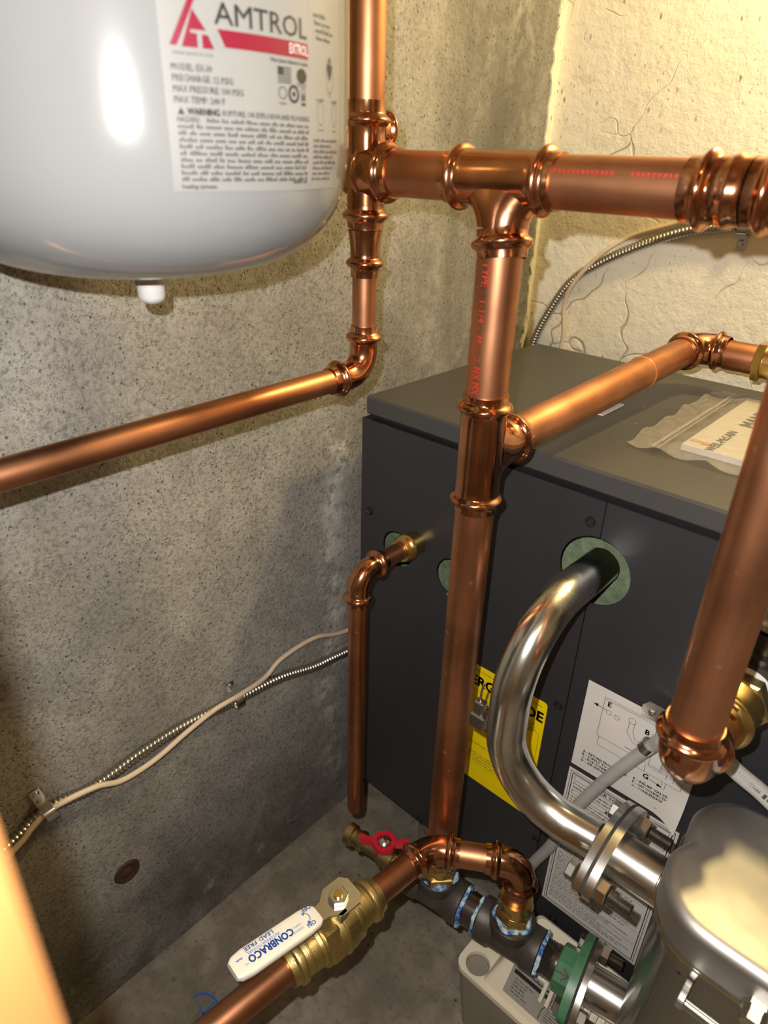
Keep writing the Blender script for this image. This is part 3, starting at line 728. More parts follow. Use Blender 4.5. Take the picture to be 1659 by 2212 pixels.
m.lathe(va, l2, [(0, R2 + .0002), (0, .0185), (.003, .0190), (.006, .0195), (.008, .0222), (.011, .0228), (.014, .0222), (.016, .0195), (.018, .0195), (.0185, .0188), (.020, .0188), (.0205, .0200), (.027, .0202), (.0275, .0192), (.029, .0192), (.0295, .0215), (.032, .0220), (.033, .0245), (.036, .0248), (.0365, .0240), (.044, .0262), (.052, .0268), (.0525, .0278), (.0545, .0278), (.055, .0268), (.062, .0262)], 40)
m.build('body', brass_cast, bv, smooth=40)
MB().hexp(va + l2 * .060, l2, .0288, .016, 0.0, .04).build('hex', brass_cast, bv, smooth=20)
MB().lathe(va + l2 * .076, l2, [(0, .025), (.002, .025), (.0025, .0222), (.006, .0215), (.0065, .0198), (.008, .0198), (.0085, .0206), (.015, .0204), (.0155, .0192), (.017, .0192), (.0175, .0200), (.022, .0195), (.024, .0222), (.027, .0228), (.030, .0222), (.032, .0195), (.038, .0190), (.038, R2 + .0002)], 40, caps=False).build('body', brass_cast, bv, smooth=40)
pipe(va + l2 * .110, va + l2 * 1.0, R2, cu_y, 'copper pipe running out from the ball valve along the floor')
sc0 = va + l2 * .050
en = (V(.80, -.1, .55)).normalized(); en = (en - l2 * en.dot(l2)).normalized(); eu = l2; ev = en.cross(eu)
P = Print(lambda u, v, l: va + l2 * .046 + en * (.0268 + l) + eu * u + ev * v)
P.frame(brass_dull, -.007, -.006, .005, .006, .0009)
for k in range(3): P.rect(brass_dull, -.0055, -.0042 + k * .003, .0035, -.0030 + k * .003)
P.build(bv, {'dull_brass': 'embossed_mark'})
MB().cyl(sc0, sc0 + up * .040, .0115, 28).build('stem_neck', brass_cast, bv)
sd = V(0, 0, 1); hx = l2; hy = up.cross(l2)
sp = sc0 + up * .0405
MB().prism([[(-.020, -.010), (-.014, -.017), (.006, -.017), (.016, -.009), (.034, -.006), (.034, .006), (.016, .009), (.006, .017), (-.014, .017), (-.020, .010)]], sp, hx, hy, up * .0024).box(tuple(sp + hx * -.002 + hy * .0148 - up * .008 - V(.003, .003, 0)), tuple(sp + hx * .010 + hy * .0165 + up * .0024)).build('stop_plate', zinc, bv, smooth=20)
MB().hexp(sp + up * .0024, up, .0098, .006, .4).build('nut', zinc, bv, smooth=20)
MB().cyl(sp + up * .006, sp + up * .0108, .0045, 20).build('stem', brass, bv)
h0 = sp + hx * .025 + up * .003; h1_ = sp + hx * .116 + up * .017
hax = (h1_ - h0).normalized(); hup = hax.cross(hy) * (1 if hax.cross(hy).z > 0 else -1)
lv = MB(); Lh = (h1_ - h0).length
secs = [(0, .0085, .0030), (.004, .0115, .0042), (.016, .0128, .0046), (Lh - .014, .0128, .0046), (Lh - .004, .0112, .0044), (Lh, .0085, .0030)]
vs_ = []; fs = []; n = 20
for t_, wv_, hv in secs:
    for k in range(n):
        a_ = 2 * math.pi * k / n; cx_ = math.copysign(abs(math.cos(a_)) ** .45, math.cos(a_)); cy_ = math.copysign(abs(math.sin(a_)) ** .45, math.sin(a_))
        vs_.append(h0 + hax * t_ + hy * (wv_ * cx_) + hup * (hv * cy_))
for i in range(len(secs) - 1):
    for k in range(n): fs.append((i * n + k, i * n + (k + 1) % n, (i + 1) * n + (k + 1) % n, (i + 1) * n + k))
fs += [tuple(range(n - 1, -1, -1)), tuple(range((len(secs) - 1) * n, len(secs) * n))]
lev = lv.add(vs_, fs).build('handle', handle_w, bv, smooth=40)
def on_lever(u, v, l): return h0 + hax * u + hy * v + hup * (.0046 + l)
P = Print(on_lever)
P.text(blue_print, 'CONBRACO', .031, -.0012, .0098, bold=.0004, width=.046); P.text(blue_print, 'TM', .0785, .003, .0026)
P.text(blue_print, 'INTERNATIONAL', .042, -.0050, .0042, width=.034, res=1); P.text(blue_print, 'LEAD FREE', .046, -.0100, .0054, bold=.0001, width=.030, res=1)
P.text(blue_print, 'ON', .008, .0050, .0058, bold=.0001); P.text(blue_print, 'OFF', .003, -.0105, .0058, bold=.0001)
P.text(blue_print, '600WOG', .021, -.0002, .0030, width=.011, res=1); P.text(blue_print, '150WSP', .021, .0040, .0030, width=.011, res=1)
for k in range(8):
    a0_, a1_ = math.radians(120 + k * 15), math.radians(120 + k * 15 + 15)
    P.line(blue_print, (.015 + .005 * math.cos(a0_), -.001 + .0055 * math.sin(a0_)), (.015 + .005 * math.cos(a1_), -.001 + .0055 * math.sin(a1_)), .0007)
P.poly(blue_print, [(.0160, .0062), (.0118, .0052), (.0140, .0020)]); P.poly(blue_print, [(.0155, -.0072), (.0120, -.0060), (.0142, -.0040)])
P.words(blue_print, .081, .088, -.004, .0020)
P.build(lev, {})
# ------------------------------------------------------------------ galvanised crossover tube with its flange
FCy, FCz = .451, -.556
def oval(hl, hh, n=28):
    """two-bolt flange outline: round middle, round ends"""
    out = []
    for k in range(n * 2):
        a_ = 2 * math.pi * k / (n * 2); c, s_ = math.cos(a_), math.sin(a_)
        r = 1 / (abs(c / hl) ** 1.7 + abs(s_ / hh) ** 1.7) ** (1 / 1.7); out.append((r * c, r * s_))
    return out
OV = oval(.058, .034)
def bolt_set(parent, p, d, turn=0.0, tail=.021, head=True, gap=.021):
    """bolt through the flanges: head behind, nut and thread in front of p (p on the front face)"""
    if head: MB().hexp(p - d * gap, -d, .0092, .0075, turn).build('bolt_head', bolt_m, parent, smooth=20)
    nt = MB().hexp(p, d, .0105, .0095, turn).build('nut', zinc, parent, smooth=20)
    pr = [(.0095, .0055)] + [(.0095 + .0007 * k, .0058 if k % 2 else .0048) for k in range(int(tail / .0007))] + [(.0095 + tail, .0045)]
    MB().lathe(p, d, pr, 20).build('bolt_thread', bolt_m, parent, smooth=20)
ct = thing('crossover_tube', 'galvanised steel tube bending from the boiler opening down to a bolted flange', 'pipe', (-.2, .47, -.59))
rT = .0188
P1 = V(-.2262, .437, -.3615); P2 = V(-.2262, .437, -.553)
xo = V(1, .13, -.02).normalized()
path = [V(-.2262, .586, -.3615)] + arc(P1, (0, -1, 0), (0, 0, -1), .082, 20) + arc(P2, (0, 0, -1), xo, .080, 20) + [V(-.1195, FCy, FCz)]
MB().tube(path, rT, 44).build('tube', chrome_m, ct, smooth=50)
MB().prism([OV], (-.1200, FCy, FCz), (0, 1, 0), (0, 0, 1), (.0065, 0, 0)).build('flange', zinc, ct, smooth=30)
MB().prism([[(p[0] * .99, p[1] * .99) for p in OV]], (-.1134, FCy, FCz), (0, 1, 0), (0, 0, 1), (.0028, 0, 0)).build('gasket', gasket_m, ct, smooth=30)
MB().lathe((-.1222, FCy, FCz), (1, 0, 0), [(-.004, rT), (0, rT + .0025), (.0022, rT + .005)], 36, caps=False).build('weld', zinc, ct)
q = MB().box((-.268, .436, -.500), (-.251, .449, -.483), .0015).box((-.266, .438, -.487), (-.255, .447, -.468), .0015).build('pipe_clip', bolt_m, ct)
MB().tube(spline([(-.260, .442, -.47), (-.261, .443, -.458), (-.259, .443, -.446)]), .0012, 8).build('clip_wire', zinc, ct)

# ------------------------------------------------------------------ stainless vessel
vt = thing('stainless_vessel', 'large stainless steel heat exchanger vessel with a rounded two-lobed top', 'vessel', (.05, .445, ZF))
ol = [(-.012, .3712), (.006, .371), (.172, .371), (.193, .3735), (.215, .385), (.225, .410), (.225, .470), (.212, .500), (.185, .514), (.168, .5145), (.000, .5145), (-.018, .5135), (-.038, .509), (-.052, .497), (-.060, .480), (-.0600, .464), (-.0555, .449), (-.0545, .443), (-.0575, .437), (-.0605, .425), (-.0585, .408), (-.051, .392), (-.041, .3805), (-.028, .3735)]
def smooth_loop(pts, m=4):
    fine = []
    for i in range(len(pts)):
        a_, b_ = V(*pts[i], 0), V(*pts[(i + 1) % len(pts)], 0); k_ = max(1, int((b_ - a_).length / .018))
        fine += [tuple(a_.lerp(b_, j / k_)[:2]) for j in range(k_)]
    pts = fine; n = len(pts); out = []
    for i in range(n):
        a_, b_, c_, d_ = (V(*pts[(i + k) % n], 0) for k in (-1, 0, 1, 2))
        for k in range(m):
            t_ = k / m; q_ = .5 * (2 * b_ + (c_ - a_) * t_ + (2 * a_ - 5 * b_ + 4 * c_ - d_) * t_ * t_ + (3 * b_ - a_ - 3 * c_ + d_) * t_ ** 3); out.append((q_.x, q_.y))
    return out
OL = smooth_loop(ol)
def offset(pts, d):
    n = len(pts); out = []
    for i in range(n):
        t_ = V(pts[(i + 1) % n][0] - pts[i - 1][0], pts[(i + 1) % n][1] - pts[i - 1][1], 0).normalized()
        out.append((pts[i][0] - t_.y * d, pts[i][1] + t_.x * d))
    return out
def stack(levels, cap_top=True):
    m = MB(); vs_ = []; fs = []; n = len(OL)
    for d, z in levels: vs_ += [(p[0], p[1], z) for p in offset(OL, d)]
    for i in range(len(levels) - 1):
        for k in range(n): fs.append((i * n + k, i * n + (k + 1) % n, (i + 1) * n + (k + 1) % n, (i + 1) * n + k))
    if cap_top:
        b_ = (len(levels) - 1) * n; vs_.append((.07, .443, levels[-1][1])); e_ = len(vs_) - 1
        fs += [(b_ + k, b_ + (k + 1) % n, e_) for k in range(n)]
    return m.add(vs_, fs)
ZT = -.480
lev_ = [(-.0010, ZT - .036), (-.0010, ZT - .010)] + [(-.001 + .010 * (1 - math.cos(a_ * math.pi / 16)), ZT - .010 + .010 * math.sin(a_ * math.pi / 16)) for a_ in range(1, 9)] 
stack(lev_).build('lid', ss, vt, smooth=50)
stack([(-.0022, ZT - .0375), (-.0030, ZT - .0365), (-.0022, ZT - .0350)], False).build('seam_bead', brass_dull, vt)
stack([(.002, ZF + .012), (.002, ZT - .055), (.0004, ZT - .052), (.0004, ZT - .036)]).build('shell', ss_side, vt, smooth=50)
stack([(-.006, ZF), (-.006, ZF + .012), (.001, ZF + .012)], False).build('foot_rim', ss_side, vt)
fb = MB().prism([OV], (-.1105, FCy, FCz), (0, 1, 0), (0, 0, 1), (.0075, 0, 0)).build('flange', steel, vt, smooth=30)
MB().lathe((-.1030, FCy, FCz), (1, 0, 0), [(0, .0212), (.046, .0212), (.049, .0235)], 40, caps=False).build('inlet_neck', steel, vt)
for s in (-1, 1): bolt_set(fb, V(-.1030, FCy + .0425 * s, FCz), V(1, 0, 0), .26)
# bracket rod on the vessel
MB().cyl((-.014, .3565, -.536), (.12, .3565, -.536), .0042, 20).build('bracket_rod', zinc, vt)
MB().box((-.018, .352, -.541), (-.012, .372, -.531), .001).build('bracket_tab', zinc, vt)
MB().lathe((.026, .371, -.510), (0, -1, 0), [(0, .010), (.006, .010), (.006, .0075), (.016, .0075)], 6).build('hose_boss', steel, vt, smooth=20)

# ------------------------------------------------------------------ green flange at the end of the iron chain
gf = thing('green_flange', 'green painted pump flange with a purple arrow, bolted to the vessel', 'flange', cp(.18, -.04))
g0 = .160
MB().lathe(cp(g0), cdn, [(0, .0245), (.0015, .0265), (.016, .0265), (.020, .027)], 8, turn=.39).build('hub', green_m, gf, smooth=20)
cy_ = up.cross(cdn)
OG = oval(.054, .036)
MB().prism([OG], cp(g0 + .018), cy_, up, cdn * .0095).build('plate', green_m, gf, smooth=30)
MB().prism([[(p[0] * .99, p[1] * .99) for p in OG]], cp(g0 + .0277), cy_, up, cdn * .0025).build('gasket', gasket_m, gf, smooth=30)
fb2 = MB().prism([OG], cp(g0 + .0304), cy_, up, cdn * .0065).build('flange', steel, vt, smooth=30)
MB().lathe(cp(g0 + .0368), cdn, [(0, .0222), (.046, .0222)], 40, caps=False).build('outlet_neck', steel, vt)
for s in (-1, 1):
    bolt_set(fb2, cp(g0 + .0369) + cy_ * (.041 * s), cdn, .3, .016, False)
    MB().hexp(cp(g0 + .018) + cy_ * (.041 * s), -cdn, .0092, .007, .2).build('bolt_head', bolt_m, gf, smooth=20)
# marker arrow drawn on the hub, lying on the upper front faces
fn = (up + V(cdn.y, -cdn.x, 0)).normalized(); fu = cdn; fv = fn.cross(fu)
def on_hub(u, v, l): return cp(g0 + .008) + fn * (.0248 + l) + fu * u + fv * v
P = Print(on_hub)
P.line(marker_p, (-.0075, .0), (.0078, .0), .0017, .0006); P.line(marker_p, (.0078, 0), (.0012, .0065), .0017, .0007); P.line(marker_p, (.0078, 0), (.0012, -.0065), .0017, .0008)
P.build(gf, {marker_p.name: 'marker_arrow'})

# ------------------------------------------------------------------ condensate pump
pu = thing('condensate_pump', 'cream condensate pump with a grey tank on the floor under the iron tees', 'pump', (-.1, .51, ZF))
PX0, PX1, PY0, PY1, PZ = -.258, -.066, .452, .566, -.920
def loft(levels):
    """stacked rounded rectangles (x0, y0, x1, y1, r, z)"""
    m = MB(); vs_ = []; fs = []
    for x0, y0, x1, y1, r, z in levels: vs_ += [(p[0], p[1], z) for p in rrect(x0, y0, x1, y1, r)]
    n = 24
    for i in range(len(levels) - 1):
        for k in range(n): fs.append((i * n + k, i * n + (k + 1) % n, (i + 1) * n + (k + 1) % n, (i + 1) * n + k))
    fs += [tuple(range(n - 1, -1, -1)), tuple(range((len(levels) - 1) * n, len(levels) * n))]
    return m.add(vs_, fs)
loft([(PX0 + .012, PY0 + .012, PX1 - .01, PY1 - .01, .012, ZF), (PX0 + .004, PY0 + .004, PX1 - .004, PY1 - .004, .014, -.96), (PX0 + .003, PY0 + .003, PX1 - .003, PY1 - .003, .014, PZ - .006)]).build('reservoir', res_m, pu, smooth=40)
hole = circle(-.2345, .472, .0155, 32)
MB().prism([rrect(PX0, PY0, PX1, PY1, .015), list(reversed(hole))], (0, 0, PZ - .006), (1, 0, 0), (0, 1, 0), (0, 0, .008)).build('lid_plate', cover_w, pu, smooth=30)
MB().lathe((-.2345, .472, PZ - .045), (0, 0, 1), [(0, .0150), (.0405, .0155), (.0405, .0148), (.002, .0142)], 32, caps=True).build('inlet_well', plain('inlet_grey', (.22, .20, .17), .5), pu)
cc_ = loft([(-.219, .459, -.070, .563, .006, PZ + .002), (-.2175, .4605, -.071, .5625, .006, PZ + .006), (-.200, .492, -.073, .5535, .008, -.868), (-.196, .497, -.076, .549, .010, -.864)]).build('motor_cover', cover_w, pu, smooth=30)
def on_slope(u, v, l):
    t_ = v / .062; y = .4605 + .0315 * t_; z = PZ + .006 + .046 * t_; nrm = V(0, -.046, .0315).normalized(); return V(u, y, z) + nrm * (.0003 + l)
P = Print(on_slope)
pl_ = plain('pump_label_silver', (.42, .40, .36), .35, .3)
P.rect(pl_, -.192, .006, -.086, .052, 1, .0002)
P.text(B, 'Action Industries Ltd.', -.188, .0455, .0060, bold=.0002, width=.060, lift=.0006)
P.rect(B, -.188, .037, -.140, .0425, 1, .0006)
for k in range(5): P.words(grey_print, -.184, -.155, .031 - k * .0045, .0019, random.uniform(.5, .9))
P.line(B, (-.1365, .044), (-.137, .036), .0008, .0006); P.line(B, (-.137, .036), (-.1435, .022), .0008, .0006); P.line(B, (-.1435, .022), (-.1435, .008), .0008, .0006)
for k in range(7): P.words(grey_print, -.138, -.092, .033 - k * .0036, .0017, random.uniform(.6, 1))
P.ring(B, -.120, .012, .0042, .0008); P.ring(B, -.108, .012, .0042, .0008)
P.build(cc_, {pl_.name: 'label'})
for k in range(9):
    x = -.150 + k * .0085
    MB().prism([[(.478, -.895), (.500, -.862), (.500, -.852), (.486, -.857), (.470, -.885)]], (x, 0, 0), (0, 1, 0), (0, 0, 1), (.0042, 0, 0)).build('vent_fin', cover_w, pu, smooth=30)

# ------------------------------------------------------------------ vinyl tubes
def hose(name, label, pts, r):
    o = MB().tube(spline(pts, 8), r, 20).build(name, vinyl_m); return tag(o, label, 'tube')
h_a = hose('vinyl_tube', 'clear vinyl drain tube slanting across the white boiler stickers', [(-.095, .530, -.462), (-.120, .548, -.500), (-.160, .552, -.587), (-.188, .552, -.665), (-.2035, .552, -.735), (-.222, .553, -.79), (-.236, .556, -.85), (-.245, .56, -.90)], .0068)
h_b = hose('vinyl_tube', 'clear vinyl tube with black lettering passing behind the stainless vessel', [(-.085, .515, -.425), (-.054, .505, -.4445), (-.026, .505, -.4555), (.01, .505, -.470), (.05, .507, -.474), (.12, .52, -.47)], .0072)
rowm = V(.028, 0, -.011).normalized(); fnv = V(-.2, -.75, .60).normalized(); fvv = fnv.cross(rowm).normalized()
P = Print(lambda u, v, l: V(-.052, .505, -.4455) + rowm * u + fvv * v + fnv * (.0078 + l))
P.text(B, '7-986 708289453684', .0, -.0016, .0046, width=.030, res=1); P.rect(B, .033, -.002, .0355, .002); P.words(B, .037, .06, -.0016, .0034)
P.build(h_b, {})
t = thing('tube_clamp', 'small zinc clip holding the clear drain tube on the boiler sticker', 'clip', (-.13, .552, -.50))
MB().prism([[(-.010, -.008), (.008, -.008), (.012, -.002), (.010, .008), (-.006, .009), (-.011, .003)]], (-.1345, .556, -.4775), (1, 0, 0), (0, .15, 1), (0, .0015, 0)).build('tab', zinc, t, smooth=20)
MB().lathe((-.1345, .556, -.4775), (0, -1, 0), [(0, .0042), (.002, .0042), (.003, .0030), (.003, .0014), (.0015, .0012)], 6, caps=True).build('screw', zinc, t, smooth=20)
MB().lathe((-.127, .5485, -.509), V(-.4, .05, -.9), [(0, .0071), (.010, .0071), (.010, .0082), (0, .0082)], 28, closed=True).build('band', zinc, t)

# ------------------------------------------------------------------ cables on the walls
def corrugate(path, r):
    pts = [V(p) for p in path]; out = []; rad = []; acc = 0; L = 0
    lens = [0]
    for i in range(1, len(pts)): lens.append(lens[-1] + (pts[i] - pts[i - 1]).length)
    tot = lens[-1]; pitch = .0052; n = int(tot / pitch * 4); j = 0
    for k in range(n + 1):
        s_ = tot * k / n
        while j < len(lens) - 2 and lens[j + 1] < s_: j += 1
        f_ = (s_ - lens[j]) / max(1e-9, lens[j + 1] - lens[j]); out.append(pts[j].lerp(pts[j + 1], f_))
        rad.append(r * (1.0, .93, .78, .93)[k % 4])
    return out, rad
xa_ = XW + .0075
bx = [(xa_, -.3, -.80), (xa_, .02, -.70), (xa_, .101, -.671), (xa_, .141, -.655), (xa_, .195, -.664), (xa_, .255, -.657), (xa_, .32, -.656), (xa_, .40, -.667), (xa_, .475, -.676), (xa_, .565, -.70), (xa_, .70, -.70), (xa_, .90, -.58), (xa_ + .004, 1.0, -.45), (-.606, YB - .0075, -.345), (-.598, YB - .0075, -.282), (-.579, YB - .0075, -.232), (-.546, YB - .0075, -.175), (-.504, YB - .0075, -.142), (-.444, YB - .0075, -.110), (-.381, YB - .0075, -.085), (-.333, YB - .0075, -.076), (-.287, YB - .0075, -.071), (-.1, YB - .0075, -.07), (.4, YB - .0075, -.06)]
arm = plain('armour', (.50, .48, .43), .30, 1.0, .12)
pth, rad = corrugate(spline(bx[:12], 10), .0074)
tag(MB().tube(pth, rad, 14).build('armored_cable', arm, None, smooth=60), 'corrugated metal armoured cable strapped along the concrete wall', 'cable')
pth, rad = corrugate(spline(bx[13:], 10), .0074)
tag(MB().tube(pth, rad, 14).build('armored_cable', arm, None, smooth=60), 'corrugated metal armoured cable curving across the painted wall', 'cable')
xb_ = XW + .0205
wc = [(xb_ - .006, -.3, -.81), (xb_ - .003, .02, -.705), (xb_, .099, -.668), (xb_, .118, -.655), (xb_, .143, -.645), (xb_, .19, -.652), (xb_, .222, -.667), (xb_, .265, -.667), (xb_, .312, -.655), (xb_, .355, -.647), (xb_, .398, -.648), (xb_ - .006, .442, -.651), (xb_ - .010, .476, -.640), (xb_ - .011, .540, -.640), (xb_ - .011, .613, -.664), (xb_ - .008, .75, -.66), (-.600, .95, -.45), (-.560, YB - .006, -.36), (-.545, YB - .006, -.27), (-.547, YB - .014, -.212), (-.534, YB - .0195, -.174), (-.499, YB - .0150, -.128), (-.460, YB - .005, -.099), (-.402, YB - .005, -.078), (-.358, YB - .005, -.060), (-.30, YB - .005, -.045), (-.1, YB - .005, -.045), (.4, YB - .005, -.04)]
tag(MB().tube(spline(wc[:16], 10), .0034, 14).build('cream_cable', cream_cable), 'thin cream cable looping along the concrete wall', 'cable')
tag(MB().tube(spline(wc[17:], 10), .0034, 14).build('cream_cable', cream_cable), 'thin cream cable curving up the painted wall', 'cable')
def strap(label, c, along, nrm, side, tall=.016, hgt=.0262):
    c, a_, n_ = V(c), V(along).normalized(), V(nrm).normalized(); s_ = V(side).normalized()
    t = thing('cable_strap', label, 'cable strap', c)
    pts = [c + s_ * (.0112 * math.copysign(abs(math.cos(q)) ** .6, math.cos(q))) + n_ * (hgt * math.sin(q) ** .6) for q in [math.pi * k / 12 for k in range(13)]]
    pts = [c + s_ * (.0095 + tall) + n_ * .0012] + [c + s_ * .0098 + n_ * .0012] + pts
    vs_ = [p + a_ * w_ + n_ * h_ for p in pts for w_, h_ in ((-.006, 0), (.006, 0), (.006, .0010), (-.006, .0010))]
    fs = []
    for i in range(len(pts) - 1):
        for k in range(4): fs.append((i * 4 + k, i * 4 + (k + 1) % 4, (i + 1) * 4 + (k + 1) % 4, (i + 1) * 4 + k))
    MB().add(vs_, fs).build('band', zinc, t, smooth=40)
    MB().lathe(c + s_ * (.0095 + tall * .55) + n_ * .0022, n_, [(0, .0042), (.001, .0040), (.0024, .0025), (.0024, .0001)], 16, caps=False).build('screw', zinc, t)
strap('zinc strap pinning both cables at the low end of the concrete wall', (XW, .140, -.650), (0, 1, .1), (1, 0, 0), (0, -.25, 1))
strap('zinc strap pinning both cables half way along the concrete wall', (XW, .392, -.657), (0, 1, 0), (1, 0, 0), (0, 0, 1), .010)
strap('zinc strap with a slotted screw holding the armoured cable on the painted wall', (-.306, YB, -.0725), (1, 0, 0), (0, -1, 0), (0, 0, -1), .020, .0165)
m = MB().lathe((XW, .211, -.845), (1, 0, 0), [(0, .018), (.0025, .0165), (.003, .012), (.0015, .009), (.004, .005), (.0045, .0001)], 28, caps=False)
tag(m.build('rusty_tie_end', rust), 'round rusty form-tie end set in the concrete wall', 'bolt')
m = MB()
# blue crayon mark on the floor
P = Print(lambda u, v, l: V(-.508 + u, .232 + v, ZF + .0002 + l))
fl = bpy.data.objects['floor']
for k in range(12):
    a0_, a1_ = math.radians(-30 + k * 18), math.radians(-12 + k * 18)
    P.line(blue_print, (.026 * math.cos(a0_), .018 * math.sin(a0_)), (.026 * math.cos(a1_), .018 * math.sin(a1_)), .0028)
P.line(blue_print, (.0, .016), (.004, -.05), .0024); P.line(blue_print, (-.012, -.002), (.012, -.006), .0024)
for ink, (mm, _) in P.l.items():
    o = mm.build('crayon_mark', ink, None, smooth=0, recalc=False); mw = o.location.copy(); o.parent = fl; o.location = mw - fl.location

# ------------------------------------------------------------------ manual in its bag on the lid
TX0, TX1, TY0, TY1 = -.252, .04, .648, .897
tag(MB().box((-.206, .676, LT + .0006), (.02, .886, LT + .0076), .0006).build('manual', plain('manual_paper', (.52, .50, .46), .6, 0, .03)), 'white instruction manual inside the clear plastic bag on the boiler lid', 'booklet')
mo = bpy.data.objects['manual']
P = Print(lambda u, v, l: V(-.206 - v, .676 + u, LT + .0078 + l))
P.text(black_print, 'WEIL-McLAIN', .0, -.0305, .012, bold=.0003, width=.074)
P.poly(plain('flame_orange', (.62, .13, .03), .5), [(.011, -.0150), (.017, -.0130), (.0200, -.0180), (.0165, -.0265), (.0130, -.0220)]); P.poly(plain('flame_orange_light', (.62, .15, .04), .5), [(.014, -.0035), (.0190, -.0020), (.0215, -.0070), (.0185, -.0150), (.0155, -.0110)])
P.text(black_print, 'MANUAL', .098, -.040, .024, bold=.0008)
P.build(mo, {'flame_orange': 'flame_mark', 'flame_orange_light': 'flame_mark'})
bg = MB(); nx, ny = 40, 36; vs_ = []; fs = []
for i in range(nx + 1):
    for j in range(ny + 1):
        x = TX0 + (TX1 - TX0) * i / nx; y = TY0 + (TY1 - TY0) * j / ny
        inx = min(max((x + .222) / .012, 0), 1) * min(max((.035 - x) / .02, 0), 1); iny = min(max((y - .652) / .018, 0), 1) * min(max((.895 - y) / .008, 0), 1)
        z = LT + .0012 + .0085 * inx * iny + .0014 * random.random() + .0050 * abs(math.sin(x * 70 + y * 55)) ** 3 * (1 - inx * iny)
        edge = .0015 * math.sin(y * 60) if i == 0 else 0
        vs_.append((x + edge, y + (.0010 * math.sin(x * 60) if j in (0, ny) else 0), z))
for i in range(nx):
    for j in range(ny):
        q = i * (ny + 1) + j; fs.append((q, q + ny + 1, q + ny + 2, q + 1))
bg.add(vs_, fs)
bt = thing('plastic_bag', 'crinkled clear plastic bag holding a manual on the boiler lid', 'bag', (-.1, .77, LT))
bg.build('film', bag_m, bt, smooth=70, recalc=False)
MB().box((-.2265, .652, LT + .0052), (-.2235, .894, LT + .0068)).box((-.2205, .652, LT + .0056), (-.2190, .894, LT + .0070)).build('zip_strip', bag_m, bt)

# ------------------------------------------------------------------ expansion tank
TCx, TCy, TR = -.461, .261, .1400
tk = thing('expansion_tank', 'large pale grey steel expansion tank with a printed label, hung by the concrete wall', 'tank', (TCx, TCy, -.105))
def tank_r(z):
    if z >= .018: return TR
    s_ = min((.018 - z) / .095, 1.0); return max(TR * (1 - s_ ** 3) ** (1 / 3), .0001)
pr = [(-.077 + .095 * (1 - math.cos(math.pi / 2 * k / 24)), 0) for k in range(25)]
pr = [(z, tank_r(z)) for z, _ in pr] + [(.33, TR), (.345, .137), (.365, .125), (.385, .10), (.40, .05), (.402, .0001)]
MB().lathe((TCx, TCy, 0), (0, 0, 1), pr, 96, caps=False).build('shell', tank_m, tk, smooth=60)
MB().lathe((TCx, TCy, -.0770), (0, 0, -1), [(-.002, .0120), (.010, .0120), (.0105, .0095), (.018, .0095), (.020, .0088), (.0225, .006), (.0235, .0001)], 28, caps=False).build('valve_cap', plain('valve_cap_white', (.62, .62, .62), .22, .2), tk)
MB().lathe((TCx, TCy, .395), (0, 0, 1), [(0, .014), (.05, .014), (.05, .011), (.65, .011)], 28).build('hanger_pipe', cu_z, tk)
def on_tank(u, v, l): a_ = u / .1402; r_ = tank_r(v) + .0004 + l; return V(TCx + r_ * math.cos(a_), TCy + r_ * math.sin(a_), v)
m = MB(); nu = 30; zl = [-.020 + .038 * k / 10 for k in range(10)] + [.018, .13]; nz = len(zl)
vs_ = [on_tank(-.055 + .124 * i / nu, z, 0) for i in range(nu + 1) for z in zl]
lb = m.add(vs_, [(nz * i + j, nz * (i + 1) + j, nz * (i + 1) + j + 1, nz * i + j + 1) for i in range(nu) for j in range(nz - 1)]).build('label', paper_g, tk, recalc=False)
lb['label'] = 'white printed label with a red triangle logo and warning text'
P = Print(on_tank); RP = red_print; G = grey_print
P.poly(RP, [(-.0508, .0415), (-.0475, .0415), (-.0352, .0640), (-.0385, .0640)])
P.poly(RP, [(-.0452, .0412), (-.0375, .0412), (-.0375, .0468), (-.0425, .0468), (-.0425, .0452)][:3] + [(-.0405, .0468), (-.0405, .0482), (-.0330, .0482), (-.0390, .0562)])
P.poly(RP, [(-.0352, .0412), (-.0295, .0412), (-.0322, .0466), (-.0352, .0466)])
P.build(lb, {'red_print': 'logo'}); P = Print(on_tank)
P.rect(RP, -.0275, .0425, .0302, .0495, 16)
P.poly(paper_g, [(-.0276, .0424), (-.0240, .0424), (-.0276, .0496)], .0006)
P.build(lb, {'red_print': 'banner', 'tank_label_paper': 'banner_edge'}); P = Print(on_tank)
P.text(B, 'AMTROL', -.0285, .0515, .0125, width=.058, bold=.0001)
P.text(white_print, 'EXTROL', .0152, .0442, .0062, width=.0143, bold=.00006, lift=.0006)
P.text(G, 'www.amtrol.com', -.0500, .0380, .0026, width=.0195, res=1); P.text(G, 'Water System Solutions for Comfort', .0020, .0395, .0024, width=.028, bold=.0001, res=1)
for k, s_ in enumerate(('MODEL: EX-30', 'PRECHARGE: 12 PSIG', 'MAX PRESSURE: 100 PSIG', 'MAX TEMP: 240 F')): P.text(G, s_, -.0510, .0318 - k * .0044, .0040, bold=.0001, width=(.0195, .0300, .0355, .0250)[k], res=1)
P.build(lb, {'white_print': 'banner_text', 'black_print': 'brand_text'}); P = Print(on_tank)
for k in range(7): P.rect(G, .0065, .0372 - k * .0011, .0162, .0378 - k * .0011, 3)
P.rect(B, .0065, .0345, .0105, .0378, 2)
P.build(lb, {'black_print': 'flag_canton'}); P = Print(on_tank)
P.ring(B, .0245, .0348, .0034, .0034, sx=1.2); P.rect(G, .0205, .0300, .0285, .0304, 2); P.rect(G, .0205, .0311, .0285, .0315, 2)
P.build(lb, {'black_print': 'approval_mark'}); P = Print(on_tank)
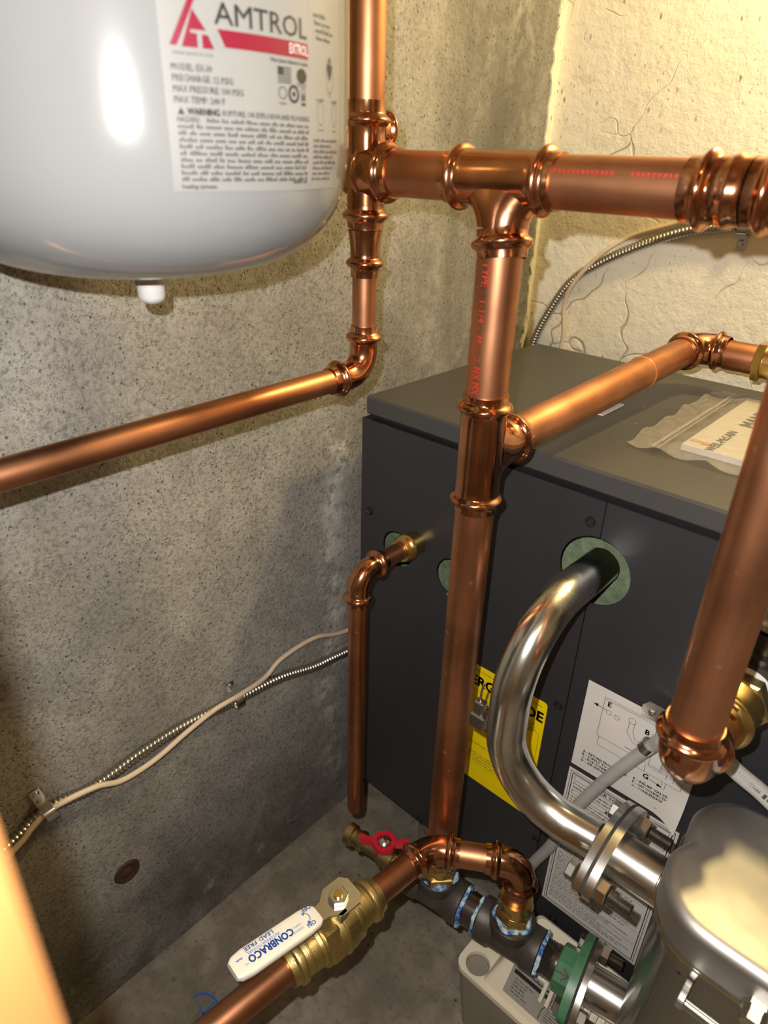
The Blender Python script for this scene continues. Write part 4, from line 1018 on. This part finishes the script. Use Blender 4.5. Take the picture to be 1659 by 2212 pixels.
P.ring(G, .0095, .0262, .0030, .0006); P.rect(G, .0070, .0212, .0120, .0218); P.ring(B, .0178, .0262, .0042, .0014); P.ring(B, .0178, .0262, .0012, .0012)
P.build(lb, {'black_print': 'approval_mark'}); P = Print(on_tank)
P.ring(G, .0256, .0280, .0018, .0005); P.rect(G, .0238, .0235, .0274, .0262); P.rect(B, .0238, .0212, .0274, .0226)
P.build(lb, {'black_print': 'approval_mark'}); P = Print(on_tank)
P.poly(B, [(-.0500, .0137), (-.0465, .0137), (-.04825, .0168)]); P.text(B, 'WARNING', -.0452, .0138, .0040, bold=.0002, width=.0160)
P.text(G, 'RUPTURE, OR EXPLOSION AND FLOODING', -.0275, .0140, .0034, bold=.0001, width=.0575, res=1)
P.text(G, 'HAZARD.', -.0505, .0107, .0032, bold=.0001, width=.0115, res=1); P.words(G, -.036, .0300, .0108, .0019)
for k in range(9): P.words(G, -.0505, .0300, .0079 - k * .0029, .0020)
P.text(G, 'heating systems.', -.0505, -.0187, .0030, bold=.0001, width=.0185, res=1)
P.words(G, .018, .030, -.0165, .0018)
P.rect(G, .0317, -.018, .03185, .072, 1)
P.build(lb, {'black_print': 'warning_heading'}); P = Print(on_tank)
for k in range(4): P.words(G, .036 + k * .001, .062, .0625 - k * .0033, .0020, (.5, .7, .9, .8)[k])
P.ring(G, .0535, .0370, .0082, .0004, sx=.55); P.poly(B, [(.0502, .0405), (.0568, .0405), (.0535, .0345)]); P.rect(B, .0505, .0405, .0566, .0425, 2); P.rect(B, .0528, .0425, .0542, .0460); P.rect(G, .0531, .0272, .0539, .0290)
for cx in (.0420, .0600): P.ring(G, cx, .0185, .0060, .0004, sx=.62); P.words(G, cx - .004, cx + .004, .0245, .0014); P.words(G, cx - .003, cx + .003, .0100, .0010)
for k in range(8): P.words(G, .0345, .0665, .0045 - k * .0028, .0017, random.uniform(.6, 1))
P.build(lb, {'black_print': 'tank_figure'})

# ------------------------------------------------------------------ wooden post close to the lens
tag(MB().box((-.191, .0158 - .038, ZF), (-.102, .0158, ZC), .002).build('wooden_post', wood_m), 'plain orange-brown wooden post standing right beside the camera', 'post')
